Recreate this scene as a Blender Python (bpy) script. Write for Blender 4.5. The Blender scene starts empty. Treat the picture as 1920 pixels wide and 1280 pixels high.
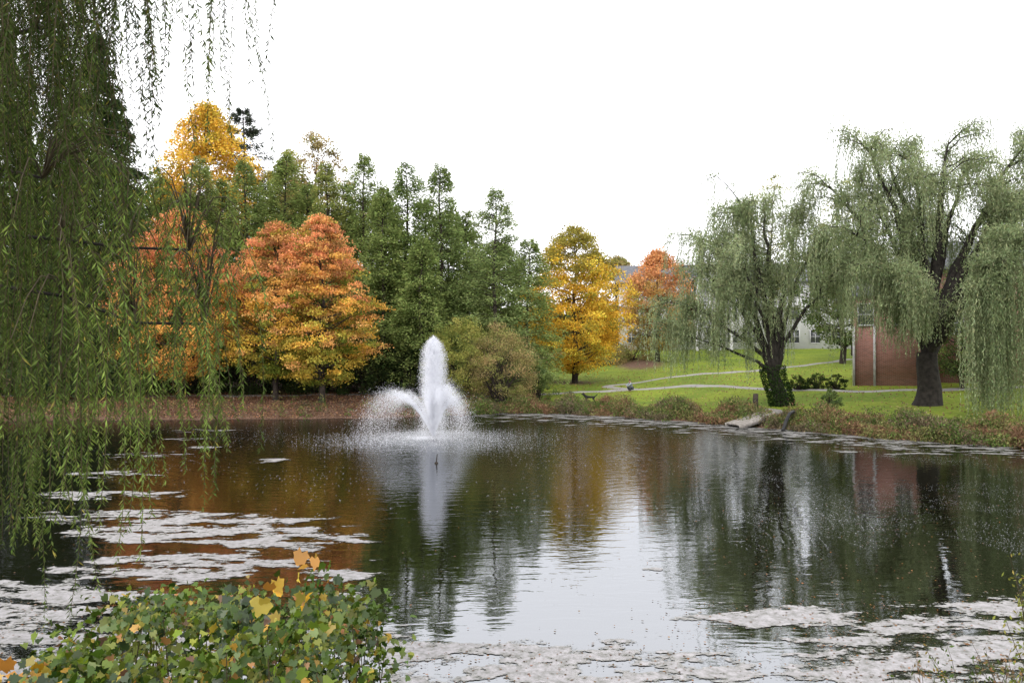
import bpy, math, numpy as np
from mathutils import Vector
R = np.random.default_rng(11)
S = bpy.context.scene
COL = S.collection

# ------------------------------------------------------------------ helpers
def sstep(a, b, x):
    t = np.clip((np.asarray(x, float) - a) / (b - a), 0, 1)
    return t * t * (3 - 2 * t)

def nrm(v):
    return v / (np.linalg.norm(v, axis=-1, keepdims=True) + 1e-9)

def make_mesh(name, V, F, mat=None, col=None, smooth=False):
    V = np.asarray(V, np.float32); F = np.asarray(F, np.int32)
    m = bpy.data.meshes.new(name)
    k = F.shape[1]
    m.vertices.add(len(V)); m.vertices.foreach_set("co", V.ravel())
    m.loops.add(F.size); m.loops.foreach_set("vertex_index", F.ravel())
    m.polygons.add(len(F)); m.polygons.foreach_set("loop_start", np.arange(0, F.size, k, dtype=np.int32))
    if smooth:
        m.polygons.foreach_set("use_smooth", np.ones(len(F), bool))
    m.update(calc_edges=True)
    if col is not None:
        a = m.color_attributes.new("Col", 'FLOAT_COLOR', 'POINT')
        c = np.ones((len(V), 4), np.float32); c[:, :3] = col
        a.data.foreach_set("color", c.ravel())
    if mat: m.materials.append(mat)
    return m

def link(name, data, parent=None, loc=(0, 0, 0)):
    o = bpy.data.objects.new(name, data); COL.objects.link(o)
    o.location = loc
    if parent: o.parent = parent
    return o

def thing(name, loc, label, category, group=None, data=None):
    o = link(name, data, None, loc)
    o["label"] = label; o["category"] = category
    if group: o["group"] = group
    return o

def struct(name, data, kind="structure", label=None, category=None, loc=(0, 0, 0)):
    o = link(name, data, None, loc); o["kind"] = kind
    if label: o["label"] = label
    if category: o["category"] = category
    return o

class Geo:
    """accumulates quads"""
    def __init__(s): s.v = []; s.f = []; s.n = 0
    def add(s, V, F):
        s.v.append(np.asarray(V, float)); s.f.append(np.asarray(F) + s.n); s.n += len(V)
    def tube(s, P, rad, sides=6):
        P = np.asarray(P, float); n = len(P); rad = np.broadcast_to(np.asarray(rad, float), (n,))
        T = nrm(np.gradient(P, axis=0))
        ref = np.array([0.3, 0.9, 0.1]) if abs(T[0, 2]) > .7 else np.array([0, 0, 1.])
        A = nrm(np.cross(T, ref)); B = np.cross(T, A)
        an = np.linspace(0, 2 * math.pi, sides, endpoint=False)
        V = P[:, None] + rad[:, None, None] * (np.cos(an)[None, :, None] * A[:, None] + np.sin(an)[None, :, None] * B[:, None])
        V = V.reshape(-1, 3)
        i = np.arange(n - 1)[:, None] * sides; j = np.arange(sides)[None]
        a = i + j; b = i + (j + 1) % sides
        s.add(V, np.stack([a, b, b + sides, a + sides], -1).reshape(-1, 4))
    def box(s, c, size, rz=0, rx=0, ry=0):
        x, y, z = [q / 2 for q in size]
        V = np.array([[-x, -y, -z], [x, -y, -z], [x, y, -z], [-x, y, -z], [-x, -y, z], [x, -y, z], [x, y, z], [-x, y, z]])
        if rx: cc, ss = math.cos(rx), math.sin(rx); V = V @ np.array([[1, 0, 0], [0, cc, ss], [0, -ss, cc]])
        if ry: cc, ss = math.cos(ry), math.sin(ry); V = V @ np.array([[cc, 0, -ss], [0, 1, 0], [ss, 0, cc]])
        if rz: cc, ss = math.cos(rz), math.sin(rz); V = V @ np.array([[cc, ss, 0], [-ss, cc, 0], [0, 0, 1]])
        s.add(V + np.array(c), [[0, 3, 2, 1], [4, 5, 6, 7], [0, 1, 5, 4], [1, 2, 6, 5], [2, 3, 7, 6], [3, 0, 4, 7]])
    def mesh(s, name, mat, org=(0, 0, 0), smooth=False):
        return make_mesh(name, np.concatenate(s.v) - np.array(org), np.concatenate(s.f), mat, smooth=smooth)

def quads(C, L, W, U=None, up=0.6, Nn=None):
    """rhombic leaves: centre, length, width, axis"""
    n = len(C)
    if Nn is None:
        Nn = nrm(R.normal(size=(n, 3)) + np.array([0, 0, up]))
    if U is None:
        U = R.normal(size=(n, 3))
    U = nrm(U)
    Vv = nrm(np.cross(Nn, U)); 
    L = np.broadcast_to(L, (n,))[:, None] / 2; W = np.broadcast_to(W, (n,))[:, None] / 2
    P = np.stack([C - U * L, C + Vv * W - U * L * .15, C + U * L, C - Vv * W - U * L * .15], 1).reshape(-1, 3)
    F = np.arange(4 * n).reshape(-1, 4)
    return P, F

def rep(c, k=4): return np.repeat(c, k, axis=0)

# ------------------------------------------------------------------ materials
def newmat(name):
    m = bpy.data.materials.new(name); m.use_nodes = True
    nt = m.node_tree; nt.nodes.clear()
    out = nt.nodes.new("ShaderNodeOutputMaterial")
    return m, nt, out

def noise_node(nt, scale, detail=4, vec=None, rough=.5):
    n = nt.nodes.new("ShaderNodeTexNoise"); n.inputs["Scale"].default_value = scale
    n.inputs["Detail"].default_value = detail; n.inputs["Roughness"].default_value = rough
    if vec is not None: nt.links.new(vec, n.inputs["Vector"])
    return n

def ramp(nt, fac, stops):
    r = nt.nodes.new("ShaderNodeValToRGB"); e = r.color_ramp.elements
    while len(e) < len(stops): e.new(.5)
    for i, (p, c) in enumerate(stops):
        e[i].position = p; e[i].color = (*c, 1) if len(c) == 3 else c
    nt.links.new(fac, r.inputs[0]); return r

def math_node(nt, op, a, b=None, clamp=False):
    n = nt.nodes.new("ShaderNodeMath"); n.operation = op; n.use_clamp = clamp
    for i, q in enumerate((a, b)):
        if q is None: continue
        if isinstance(q, (int, float)): n.inputs[i].default_value = q
        else: nt.links.new(q, n.inputs[i])
    return n.outputs[0]

def foliage_mat(name, trans=.3, gloss=0.0):
    m, nt, out = newmat(name)
    at = nt.nodes.new("ShaderNodeAttribute"); at.attribute_name = "Col"
    g = nt.nodes.new("ShaderNodeNewGeometry")
    nz = noise_node(nt, 2.2, 2, g.outputs["Position"])
    mr = nt.nodes.new("ShaderNodeMapRange"); nt.links.new(nz.outputs["Fac"], mr.inputs[0])
    mr.inputs[1].default_value = .3; mr.inputs[2].default_value = .7
    mr.inputs[3].default_value = .78; mr.inputs[4].default_value = 1.22
    mx = nt.nodes.new("ShaderNodeVectorMath"); mx.operation = 'SCALE'
    nt.links.new(at.outputs["Color"], mx.inputs[0]); nt.links.new(mr.outputs[0], mx.inputs["Scale"])
    d = nt.nodes.new("ShaderNodeBsdfDiffuse"); t = nt.nodes.new("ShaderNodeBsdfTranslucent")
    nt.links.new(mx.outputs[0], d.inputs[0]); nt.links.new(mx.outputs[0], t.inputs[0])
    ms = nt.nodes.new("ShaderNodeMixShader"); ms.inputs[0].default_value = trans
    nt.links.new(d.outputs[0], ms.inputs[1]); nt.links.new(t.outputs[0], ms.inputs[2])
    last = ms
    if gloss:
        gl = nt.nodes.new("ShaderNodeBsdfGlossy"); gl.inputs["Roughness"].default_value = .4
        m2 = nt.nodes.new("ShaderNodeMixShader"); m2.inputs[0].default_value = gloss
        nt.links.new(ms.outputs[0], m2.inputs[1]); nt.links.new(gl.outputs[0], m2.inputs[2]); last = m2
    nt.links.new(last.outputs[0], out.inputs[0])
    return m

def simple_mat(name, c1, c2, scale=3, rough=.8, bump=.0, bscale=20, detail=6):
    m, nt, out = newmat(name)
    tc = nt.nodes.new("ShaderNodeTexCoord")
    nz = noise_node(nt, scale, detail, tc.outputs["Object"])
    r = ramp(nt, nz.outputs["Fac"], [(.3, c1), (.7, c2)])
    p = nt.nodes.new("ShaderNodeBsdfPrincipled"); p.inputs["Roughness"].default_value = rough
    p.inputs["Specular IOR Level"].default_value = .3
    nt.links.new(r.outputs[0], p.inputs["Base Color"])
    if bump:
        n2 = noise_node(nt, bscale, 4, tc.outputs["Object"])
        b = nt.nodes.new("ShaderNodeBump"); b.inputs["Strength"].default_value = bump; b.inputs["Distance"].default_value = .03
        nt.links.new(n2.outputs["Fac"], b.inputs["Height"]); nt.links.new(b.outputs[0], p.inputs["Normal"])
    nt.links.new(p.outputs[0], out.inputs[0])
    return m

M_leaf = foliage_mat("foliage", .35)
M_leafnear = foliage_mat("foliage_near", .3, .01)
M_leafvine = foliage_mat("foliage_vine", .25, .04)
M_bark = simple_mat("bark", (.018, .013, .010), (.06, .048, .038), 6, .9, .8, 25)
M_barkw = simple_mat("willow_bark", (.010, .008, .007), (.04, .034, .028), 5, .9, .9, 18)
M_twig = simple_mat("twig", (.04, .03, .015), (.09, .07, .035), 8, .8)
M_wood = simple_mat("weathered_wood", (.17, .155, .135), (.33, .305, .28), 7, .85, .4, 30)
M_darkmetal = simple_mat("dark_metal", (.01, .01, .012), (.03, .03, .03), 8, .5)
M_white = simple_mat("white_paint", (.52, .52, .54), (.62, .62, .63), 1.5, .6)
M_post = simple_mat("worn_white_paint", (.26, .25, .25), (.40, .39, .39), 4, .7)
M_roof = simple_mat("shingle_roof", (.10, .105, .12), (.16, .165, .18), 4, .9, .5, 12)
M_path = simple_mat("path_concrete", (.18, .175, .165), (.26, .25, .23), 1.2, .9, .3, 10)

def glass_mat():
    m, nt, out = newmat("window_glass")
    p = nt.nodes.new("ShaderNodeBsdfPrincipled"); tc = nt.nodes.new("ShaderNodeTexCoord")
    nz = noise_node(nt, .8, 2, tc.outputs["Object"])
    r = ramp(nt, nz.outputs["Fac"], [(.35, (.03, .035, .04)), (.7, (.09, .095, .1))])
    nt.links.new(r.outputs[0], p.inputs["Base Color"]); p.inputs["Roughness"].default_value = .08
    nt.links.new(p.outputs[0], out.inputs[0]); return m
M_glass = glass_mat()

def brick_mat():
    m, nt, out = newmat("red_brick")
    tc = nt.nodes.new("ShaderNodeTexCoord")
    sx = nt.nodes.new("ShaderNodeSeparateXYZ"); nt.links.new(tc.outputs["Object"], sx.inputs[0])
    ad = math_node(nt, 'ADD', sx.outputs[0], sx.outputs[1])
    cx = nt.nodes.new("ShaderNodeCombineXYZ"); nt.links.new(ad, cx.inputs[0]); nt.links.new(sx.outputs[2], cx.inputs[1])
    b = nt.nodes.new("ShaderNodeTexBrick"); nt.links.new(cx.outputs[0], b.inputs["Vector"])
    b.inputs["Scale"].default_value = 1; b.inputs["Brick Width"].default_value = .24; b.inputs["Row Height"].default_value = .08
    b.inputs["Mortar Size"].default_value = .008
    b.inputs["Color1"].default_value = (.33, .13, .10, 1); b.inputs["Color2"].default_value = (.22, .085, .065, 1)
    b.inputs["Mortar"].default_value = (.36, .29, .26, 1)
    nz = noise_node(nt, .6, 4, tc.outputs["Object"])
    mx = nt.nodes.new("ShaderNodeMix"); mx.data_type = 'RGBA'; mx.blend_type = 'MULTIPLY'; mx.inputs[0].default_value = .5
    r = ramp(nt, nz.outputs["Fac"], [(.3, (.6, .6, .6)), (.7, (1, 1, 1))])
    nt.links.new(b.outputs[0], mx.inputs[6]); nt.links.new(r.outputs[0], mx.inputs[7])
    p = nt.nodes.new("ShaderNodeBsdfPrincipled"); p.inputs["Roughness"].default_value = .9
    nt.links.new(mx.outputs[2], p.inputs["Base Color"]); nt.links.new(p.outputs[0], out.inputs[0]); return m
M_brick = brick_mat()

# ------------------------------------------------------------------ pond outline and terrain
SH = np.array([(-38, 26), (-36, 37), (-31, 42), (-25, 43.5), (-16.5, 44), (-7.8, 45), (-3, 47), (0, 48), (3.6, 47.3), (9.6, 42.4),
               (13.7, 38.2), (16.9, 34.2), (20, 32), (25, 29), (30, 23), (28, 14), (18, 9.3), (10, 8.2), (3, 7.4), (-3, 7),
               (-9, 6.6), (-17, 9), (-28, 15)], float)
def catmull(P, k=7, closed=True):
    out = []; n = len(P)
    for i in range(n if closed else n - 1):
        if closed: a, b, c, d = P[i - 1], P[i], P[(i + 1) % n], P[(i + 2) % n]
        else: a, b, c, d = P[max(i - 1, 0)], P[i], P[i + 1], P[min(i + 2, n - 1)]
        for t in np.arange(k) / k:
            out.append(.5 * ((2 * b) + (-a + c) * t + (2 * a - 5 * b + 4 * c - d) * t * t + (-a + 3 * b - 3 * c + d) * t ** 3))
    if not closed: out.append(P[-1])
    return np.array(out)
SHC = catmull(SH)
_i = np.arange(len(SHC)); SHC = SHC + np.stack([.25 * np.sin(_i * 1.3) + .2 * np.sin(_i * 2.9 + 1), .22 * np.sin(_i * 1.7 + 2) + .15 * np.sin(_i * 3.3)], -1)
A_ = SHC; B_ = np.roll(SHC, -1, 0)
def sdist(x, y):
    x = np.asarray(x, float).ravel(); y = np.asarray(y, float).ravel(); out = np.empty(len(x))
    D = B_ - A_; DD = (D ** 2).sum(1)
    for s in range(0, len(x), 20000):
        px = x[s:s + 20000, None]; py = y[s:s + 20000, None]
        t = np.clip(((px - A_[:, 0]) * D[:, 0] + (py - A_[:, 1]) * D[:, 1]) / DD, 0, 1)
        d = np.sqrt(((px - A_[:, 0] - t * D[:, 0]) ** 2 + (py - A_[:, 1] - t * D[:, 1]) ** 2).min(1))
        cond = ((A_[:, 1] > py) != (B_[:, 1] > py)) & (px < (D[:, 0]) * (py - A_[:, 1]) / (D[:, 1] + 1e-12) + A_[:, 0])
        ins = cond.sum(1) % 2 == 1
        out[s:s + 20000] = np.where(ins, -d, d)
    return out
def hgt(x, y):
    x = np.asarray(x, float); y = np.asarray(y, float); shp = np.broadcast(x, y).shape
    X = np.broadcast_to(x, shp).ravel(); Y = np.broadcast_to(y, shp).ravel()
    s = sdist(X, Y); sp = np.clip(s, 0, None)
    left = 1 - sstep(-8, -2, X)
    far = (.42 + .4 * left) * (1 - np.exp(-sp / (1.3 + 1.0 * left))) + .0009 * np.minimum(sp, 55) ** 2 + .05 * np.minimum(sp, 12) * sstep(8, 16, X)
    near = 2.4 * sstep(0, 5.2, sp)
    w = 1 - sstep(12, 20, Y)
    h = far * (1 - w) + near * w
    bump = .05 * np.sin(X * 1.1 + 1.3 * np.sin(Y * .7)) * np.sin(Y * .9 + X * .3) * sstep(.3, 2, sp)
    h = np.where(s > 0, h + bump, -.9 * sstep(0, 3, -s))
    return h.reshape(shp)
def hz(x, y): return float(hgt(np.array([x]), np.array([y]))[0])

xs = np.concatenate([[-1600, -900, -500, -300, -200, -140, -100, -80, -65], np.arange(-55, 55, .6), [60, 70, 90, 120, 160, 240, 400, 800, 1600]])
ys = np.concatenate([[-1200, -500, -200, -100, -50, -25, -15], np.arange(-8, 100, .6), [105, 112, 122, 140, 170, 220, 300, 500, 900, 1900]])
GX, GY = np.meshgrid(xs, ys); GH = hgt(GX, GY)
V = np.stack([GX, GY, GH], -1).reshape(-1, 3)
nx, ny = len(xs), len(ys)
ii = (np.arange(ny - 1)[:, None] * nx + np.arange(nx - 1)[None]).ravel()
F = np.stack([ii, ii + 1, ii + nx + 1, ii + nx], -1)
gx, gy = V[:, 0], V[:, 1]; sd = sdist(gx, gy)
lawn = sstep(-4, 0, gx + (gy - 50) * -.16) * sstep(20, 28, gy)
lawn = lawn * (1 - .85 * np.exp(-(((gx - 13.5) / 3) ** 2 + ((gy - 84) / 7) ** 2)))
lawn = lawn * (1 - .6 * np.exp(-(((gx - 5.3) / 3.2) ** 2 + ((gy - 70) / 3.5) ** 2)))
shorew = 1 - sstep(.8, 2.6, sd)
lawn = lawn * (1 - shorew)
lc = np.stack([lawn, 1 - sstep(15, 20, gy), shorew], -1)
def ground_mat():
    m, nt, out = newmat("ground")
    at = nt.nodes.new("ShaderNodeAttribute"); at.attribute_name = "Col"
    sp = nt.nodes.new("ShaderNodeSeparateColor"); nt.links.new(at.outputs["Color"], sp.inputs[0])
    tc = nt.nodes.new("ShaderNodeTexCoord")
    n1 = noise_node(nt, 3.5, 8, tc.outputs["Object"], .7); n2 = noise_node(nt, .25, 3, tc.outputs["Object"]); n3 = noise_node(nt, 9, 6, tc.outputs["Object"], .75)
    g = ramp(nt, n1.outputs["Fac"], [(.3, (.08, .12, .014)), (.52, (.14, .19, .024)), (.75, (.21, .24, .045))])
    g2 = ramp(nt, n2.outputs["Fac"], [(.35, (.74, .8, .8)), (.65, (1.2, 1.12, 1))])
    mg = nt.nodes.new("ShaderNodeMix"); mg.data_type = 'RGBA'; mg.blend_type = 'MULTIPLY'; mg.inputs[0].default_value = 1
    nt.links.new(g.outputs[0], mg.inputs[6]); nt.links.new(g2.outputs[0], mg.inputs[7])
    l = ramp(nt, n3.outputs["Fac"], [(.3, (.03, .018, .012)), (.48, (.10, .06, .04)), (.6, (.19, .12, .085)), (.75, (.27, .18, .12))])
    a = math_node(nt, 'ADD', sp.outputs[0], math_node(nt, 'MULTIPLY', math_node(nt, 'SUBTRACT', n1.outputs["Fac"], .5), 1.2))
    f = math_node(nt, 'MULTIPLY', math_node(nt, 'SUBTRACT', a, .35), 3.0, True)
    mx = nt.nodes.new("ShaderNodeMix"); mx.data_type = 'RGBA'; nt.links.new(f, mx.inputs[0])
    nt.links.new(l.outputs[0], mx.inputs[6]); nt.links.new(mg.outputs[2], mx.inputs[7])
    nd = ramp(nt, n1.outputs["Fac"], [(.35, (.02, .025, .01)), (.6, (.05, .05, .025))])
    mx2 = nt.nodes.new("ShaderNodeMix"); mx2.data_type = 'RGBA'; nt.links.new(sp.outputs[1], mx2.inputs[0])
    nt.links.new(mx.outputs[2], mx2.inputs[6]); nt.links.new(nd.outputs[0], mx2.inputs[7])
    p = nt.nodes.new("ShaderNodeBsdfPrincipled"); p.inputs["Roughness"].default_value = .95; p.inputs["Specular IOR Level"].default_value = .1
    b = nt.nodes.new("ShaderNodeBump"); b.inputs["Distance"].default_value = .06; b.inputs["Strength"].default_value = .7
    nt.links.new(n3.outputs["Fac"], b.inputs["Height"]); nt.links.new(b.outputs[0], p.inputs["Normal"])
    nt.links.new(mx2.outputs[2], p.inputs["Base Color"]); nt.links.new(p.outputs[0], out.inputs[0]); return m
struct("ground", make_mesh("ground", V, F, ground_mat(), lc, True))

# paths
def strip(name, pts, w):
    P = catmull(np.array(pts, float), 14, False); T = nrm(np.gradient(P, axis=0)); Nn = np.stack([-T[:, 1], T[:, 0]], -1)
    k = 5; offs = np.linspace(-w / 2, w / 2, k)
    Q = P[:, None] + Nn[:, None] * offs[None, :, None]
    z = hgt(Q[..., 0], Q[..., 1]) + .05; z[:, 0] -= .12; z[:, -1] -= .12
    VV = np.concatenate([Q, z[..., None]], -1).reshape(-1, 3)
    i = (np.arange(len(P) - 1)[:, None] * k + np.arange(k - 1)).ravel()
    return struct(name, make_mesh(name, VV, np.stack([i, i + 1, i + k + 1, i + k], -1), M_path, None, True))
strip("path", [(-50, 53), (-30, 51), (-20, 51), (-10, 52.5), (-4, 55), (1.5, 58), (6, 60.3), (10, 61.5), (13.5, 59), (16.5, 54), (20.5, 50.8), (27, 50), (45, 52)], 1.6)
strip("path", [(34, 80), (24, 73), (15, 68.6), (9.6, 67.2), (7.8, 65), (9.6, 61.9)], 1.3)

# ------------------------------------------------------------------ water
FX, FY = -3.45, 35.0     # fountain position
def water_mat():
    m, nt, out = newmat("pond_water")
    g = nt.nodes.new("ShaderNodeNewGeometry"); pos = g.outputs["Position"]
    def scaled(v):
        n = nt.nodes.new("ShaderNodeVectorMath"); n.operation = 'MULTIPLY'; nt.links.new(pos, n.inputs[0]); n.inputs[1].default_value = v; return n.outputs[0]
    na = noise_node(nt, 1, 2, scaled((1.1, 2.8, 1)), .5)
    nb = noise_node(nt, 1, 2, scaled((5, 11, 1)), .5)
    nc = noise_node(nt, 1, 2, scaled((.12, .2, 1)), .5)
    sub = nt.nodes.new("ShaderNodeVectorMath"); sub.operation = 'SUBTRACT'; nt.links.new(pos, sub.inputs[0]); sub.inputs[1].default_value = (FX, FY, 0)
    ln = nt.nodes.new("ShaderNodeVectorMath"); ln.operation = 'LENGTH'; nt.links.new(sub.outputs[0], ln.inputs[0])
    r = ln.outputs["Value"]
    wob = math_node(nt, 'ADD', r, math_node(nt, 'MULTIPLY', na.outputs["Fac"], 1.1))
    ring = math_node(nt, 'SINE', math_node(nt, 'MULTIPLY', wob, 13.0))
    amp = math_node(nt, 'DIVIDE', 1.0, math_node(nt, 'ADD', 1.0, math_node(nt, 'POWER', math_node(nt, 'DIVIDE', r, 6.5), 2.4)))
    patch = math_node(nt, 'MULTIPLY', math_node(nt, 'SUBTRACT', nc.outputs["Fac"], .42), 3.0, True)
    ringh = math_node(nt, 'MULTIPLY', ring, math_node(nt, 'ADD', math_node(nt, 'MULTIPLY', amp, .004), math_node(nt, 'MULTIPLY', patch, .0006)))
    chop = math_node(nt, 'MULTIPLY', nb.outputs["Fac"], math_node(nt, 'ADD', math_node(nt, 'MULTIPLY', amp, .018), math_node(nt, 'MULTIPLY', patch, .0026)))
    hsum = math_node(nt, 'ADD', math_node(nt, 'ADD', ringh, chop), math_node(nt, 'MULTIPLY', na.outputs["Fac"], .0045))
    b = nt.nodes.new("ShaderNodeBump"); b.inputs["Strength"].default_value = 1; b.inputs["Distance"].default_value = 1
    nt.links.new(hsum, b.inputs["Height"])
    fr = nt.nodes.new("ShaderNodeFresnel"); fr.inputs["IOR"].default_value = 1.33; nt.links.new(b.outputs[0], fr.inputs["Normal"])
    fac = math_node(nt, 'ADD', math_node(nt, 'MULTIPLY', fr.outputs[0], .30), .285, True)
    gl = nt.nodes.new("ShaderNodeBsdfGlossy"); gl.inputs["Roughness"].default_value = .02; gl.inputs["Color"].default_value = (.93, .96, 1, 1)
    nt.links.new(b.outputs[0], gl.inputs["Normal"])
    d = nt.nodes.new("ShaderNodeBsdfDiffuse"); d.inputs[0].default_value = (.004, .004, .002, 1)
    ms = nt.nodes.new("ShaderNodeMixShader"); nt.links.new(fac, ms.inputs[0]); nt.links.new(d.outputs[0], ms.inputs[1]); nt.links.new(gl.outputs[0], ms.inputs[2])
    nt.links.new(ms.outputs[0], out.inputs[0]); return m
struct("water", make_mesh("water", [(-42, 3, 0), (36, 3, 0), (36, 53, 0), (-42, 53, 0)], [[0, 1, 2, 3]], water_mat()))

# algae mats : a floating sheet with ragged holes
ax = np.arange(-38, 30.1, .35); ay = np.arange(7, 49.1, .35)
AX, AY = np.meshgrid(ax, ay); msk = np.zeros(AX.shape)
for cx, cy, rx, ry, w in [(-6.9, 17.6, 3.4, 1.8, .82), (-4.6, 16.5, 1.9, 1.0, .8), (-6.0, 14.6, 2.8, 1.2, .82), (-8.5, 12.3, 3.4, 1.9, .8), (-6, 10, 3.6, 1.8, .85), (-3.3, 14.2, 1.1, .8, .6), (-9.5, 19, 2.5, 1, .7),
                          (-11, 21.5, 2.4, .9, .7), (-12.5, 25, 2, .8, .65), (-13.5, 29.5, 1.8, .9, .65), (.4, 9.7, 3.2, 1.5, .86), (-1.2, 10.8, 1.1, .6, .75), (4.0, 11.9, 1.8, .6, .9), (6.0, 10.6, 2.6, 1.5, .82), (7.5, 11.8, 2, 1.3, .75), (3.6, 9.5, 2.2, .9, .76),
                          (-8.5, 28.2, .75, .6, 1.1), (-12.1, 31.8, .8, .5, 1.0), (-14.2, 34.5, 1.3, .5, .8), (-4.1, 20.6, .5, .3, .8), (-9, 25, .5, .3, .7), (-15, 38, 2.5, .6, .6), (2.6, 14.5, .5, .25, .7), (-2.4, 12.8, .9, .35, .6)]:
    msk = np.maximum(msk, w * np.clip(1.5 * (1 - ((AX - cx) / rx) ** 2 - ((AY - cy) / ry) ** 2), 0, 1))
sda = sdist(AX, AY).reshape(AX.shape)
strip_m = np.clip(1 - (-sda) / 6.5, 0, 1) * sstep(-5, 1, AX) * (1 - sstep(17, 24, AX)) * sstep(25, 30, AY)
strip_m = strip_m ** .8 * .8
msk = np.maximum(msk, strip_m)
ai = (np.arange(len(ay) - 1)[:, None] * len(ax) + np.arange(len(ax) - 1)).ravel()
AF = np.stack([ai, ai + 1, ai + len(ax) + 1, ai + len(ax)], -1)
AF = AF[(msk.ravel()[AF].max(1) > .02)]
acol = np.stack([msk, sstep(26, 32, AY), msk], -1).reshape(-1, 3)
def algae_mat():
    m, nt, out = newmat("algae")
    at = nt.nodes.new("ShaderNodeAttribute"); at.attribute_name = "Col"; sp = nt.nodes.new("ShaderNodeSeparateColor"); nt.links.new(at.outputs["Color"], sp.inputs[0])
    tc = nt.nodes.new("ShaderNodeTexCoord")
    mp = nt.nodes.new("ShaderNodeVectorMath"); mp.operation = 'MULTIPLY'; mp.inputs[1].default_value = (.75, 1.6, 1); nt.links.new(tc.outputs["Object"], mp.inputs[0])
    n1 = noise_node(nt, 1.1, 10, mp.outputs[0], .68); n2 = noise_node(nt, 7, 8, tc.outputs["Object"], .76); n3 = noise_node(nt, 45, 4, tc.outputs["Object"], .6)
    a = math_node(nt, 'ADD', sp.outputs[0], math_node(nt, 'MULTIPLY', math_node(nt, 'SUBTRACT', n1.outputs["Fac"], .5), 4.8))
    a = math_node(nt, 'ADD', a, math_node(nt, 'MULTIPLY', math_node(nt, 'SUBTRACT', n2.outputs["Fac"], .5), .9))
    f = math_node(nt, 'MULTIPLY', math_node(nt, 'SUBTRACT', a, .62), 12.0, True)
    f = math_node(nt, 'MULTIPLY', f, math_node(nt, 'MULTIPLY', sp.outputs[0], 8.0, True))
    c = ramp(nt, n2.outputs["Fac"], [(.3, (.09, .092, .075)), (.43, (.18, .178, .168)), (.56, (.275, .268, .268)), (.74, (.39, .38, .385))])
    edge = math_node(nt, 'MULTIPLY', math_node(nt, 'SUBTRACT', a, .62), 2.0, True)
    sv = ramp(nt, edge, [(.0, (.7, .72, .63)), (.5, (1.05, 1.04, 1.06))])
    mm = nt.nodes.new("ShaderNodeMix"); mm.data_type = 'RGBA'; mm.blend_type = 'MULTIPLY'; mm.inputs[0].default_value = 1
    nt.links.new(c.outputs[0], mm.inputs[6]); nt.links.new(sv.outputs[0], mm.inputs[7])
    far = nt.nodes.new("ShaderNodeMix"); far.data_type = 'RGBA'; far.blend_type = 'MULTIPLY'; nt.links.new(sp.outputs[1], far.inputs[0]); nt.links.new(mm.outputs[2], far.inputs[6]); far.inputs[7].default_value = (.72, .72, .7, 1)
    p = nt.nodes.new("ShaderNodeBsdfPrincipled"); p.inputs["Roughness"].default_value = .55; nt.links.new(far.outputs[2], p.inputs["Base Color"])
    p.inputs["Specular IOR Level"].default_value = .35
    b = nt.nodes.new("ShaderNodeBump"); b.inputs["Distance"].default_value = .012; b.inputs["Strength"].default_value = .5
    nt.links.new(math_node(nt, 'ADD', n2.outputs["Fac"], math_node(nt, 'MULTIPLY', n3.outputs["Fac"], .5)), b.inputs["Height"]); nt.links.new(b.outputs[0], p.inputs["Normal"])
    t = nt.nodes.new("ShaderNodeBsdfTransparent"); ms = nt.nodes.new("ShaderNodeMixShader")
    nt.links.new(f, ms.inputs[0]); nt.links.new(t.outputs[0], ms.inputs[1]); nt.links.new(p.outputs[0], ms.inputs[2]); nt.links.new(ms.outputs[0], out.inputs[0]); return m
AV = np.stack([AX, AY, np.full(AX.shape, .008)], -1).reshape(-1, 3)
struct("algae_mat", make_mesh("algae_mat", AV, AF, algae_mat(), acol), "stuff", "grey green algae mats floating on the pond", "algae")

# ------------------------------------------------------------------ colours
def pick(n, cols, w):
    c = np.array(cols, float)[R.choice(len(cols), n, p=np.array(w) / sum(w))]
    return c
def jit(c, s=.18):
    return np.clip(c * np.exp(R.normal(0, s, (len(c), 1))) * np.exp(R.normal(0, .05, c.shape)), 0.002, .95)

def lerp3(a, b, t): return np.array(a)[None] * (1 - t[:, None]) + np.array(b)[None] * t[:, None]

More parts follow.
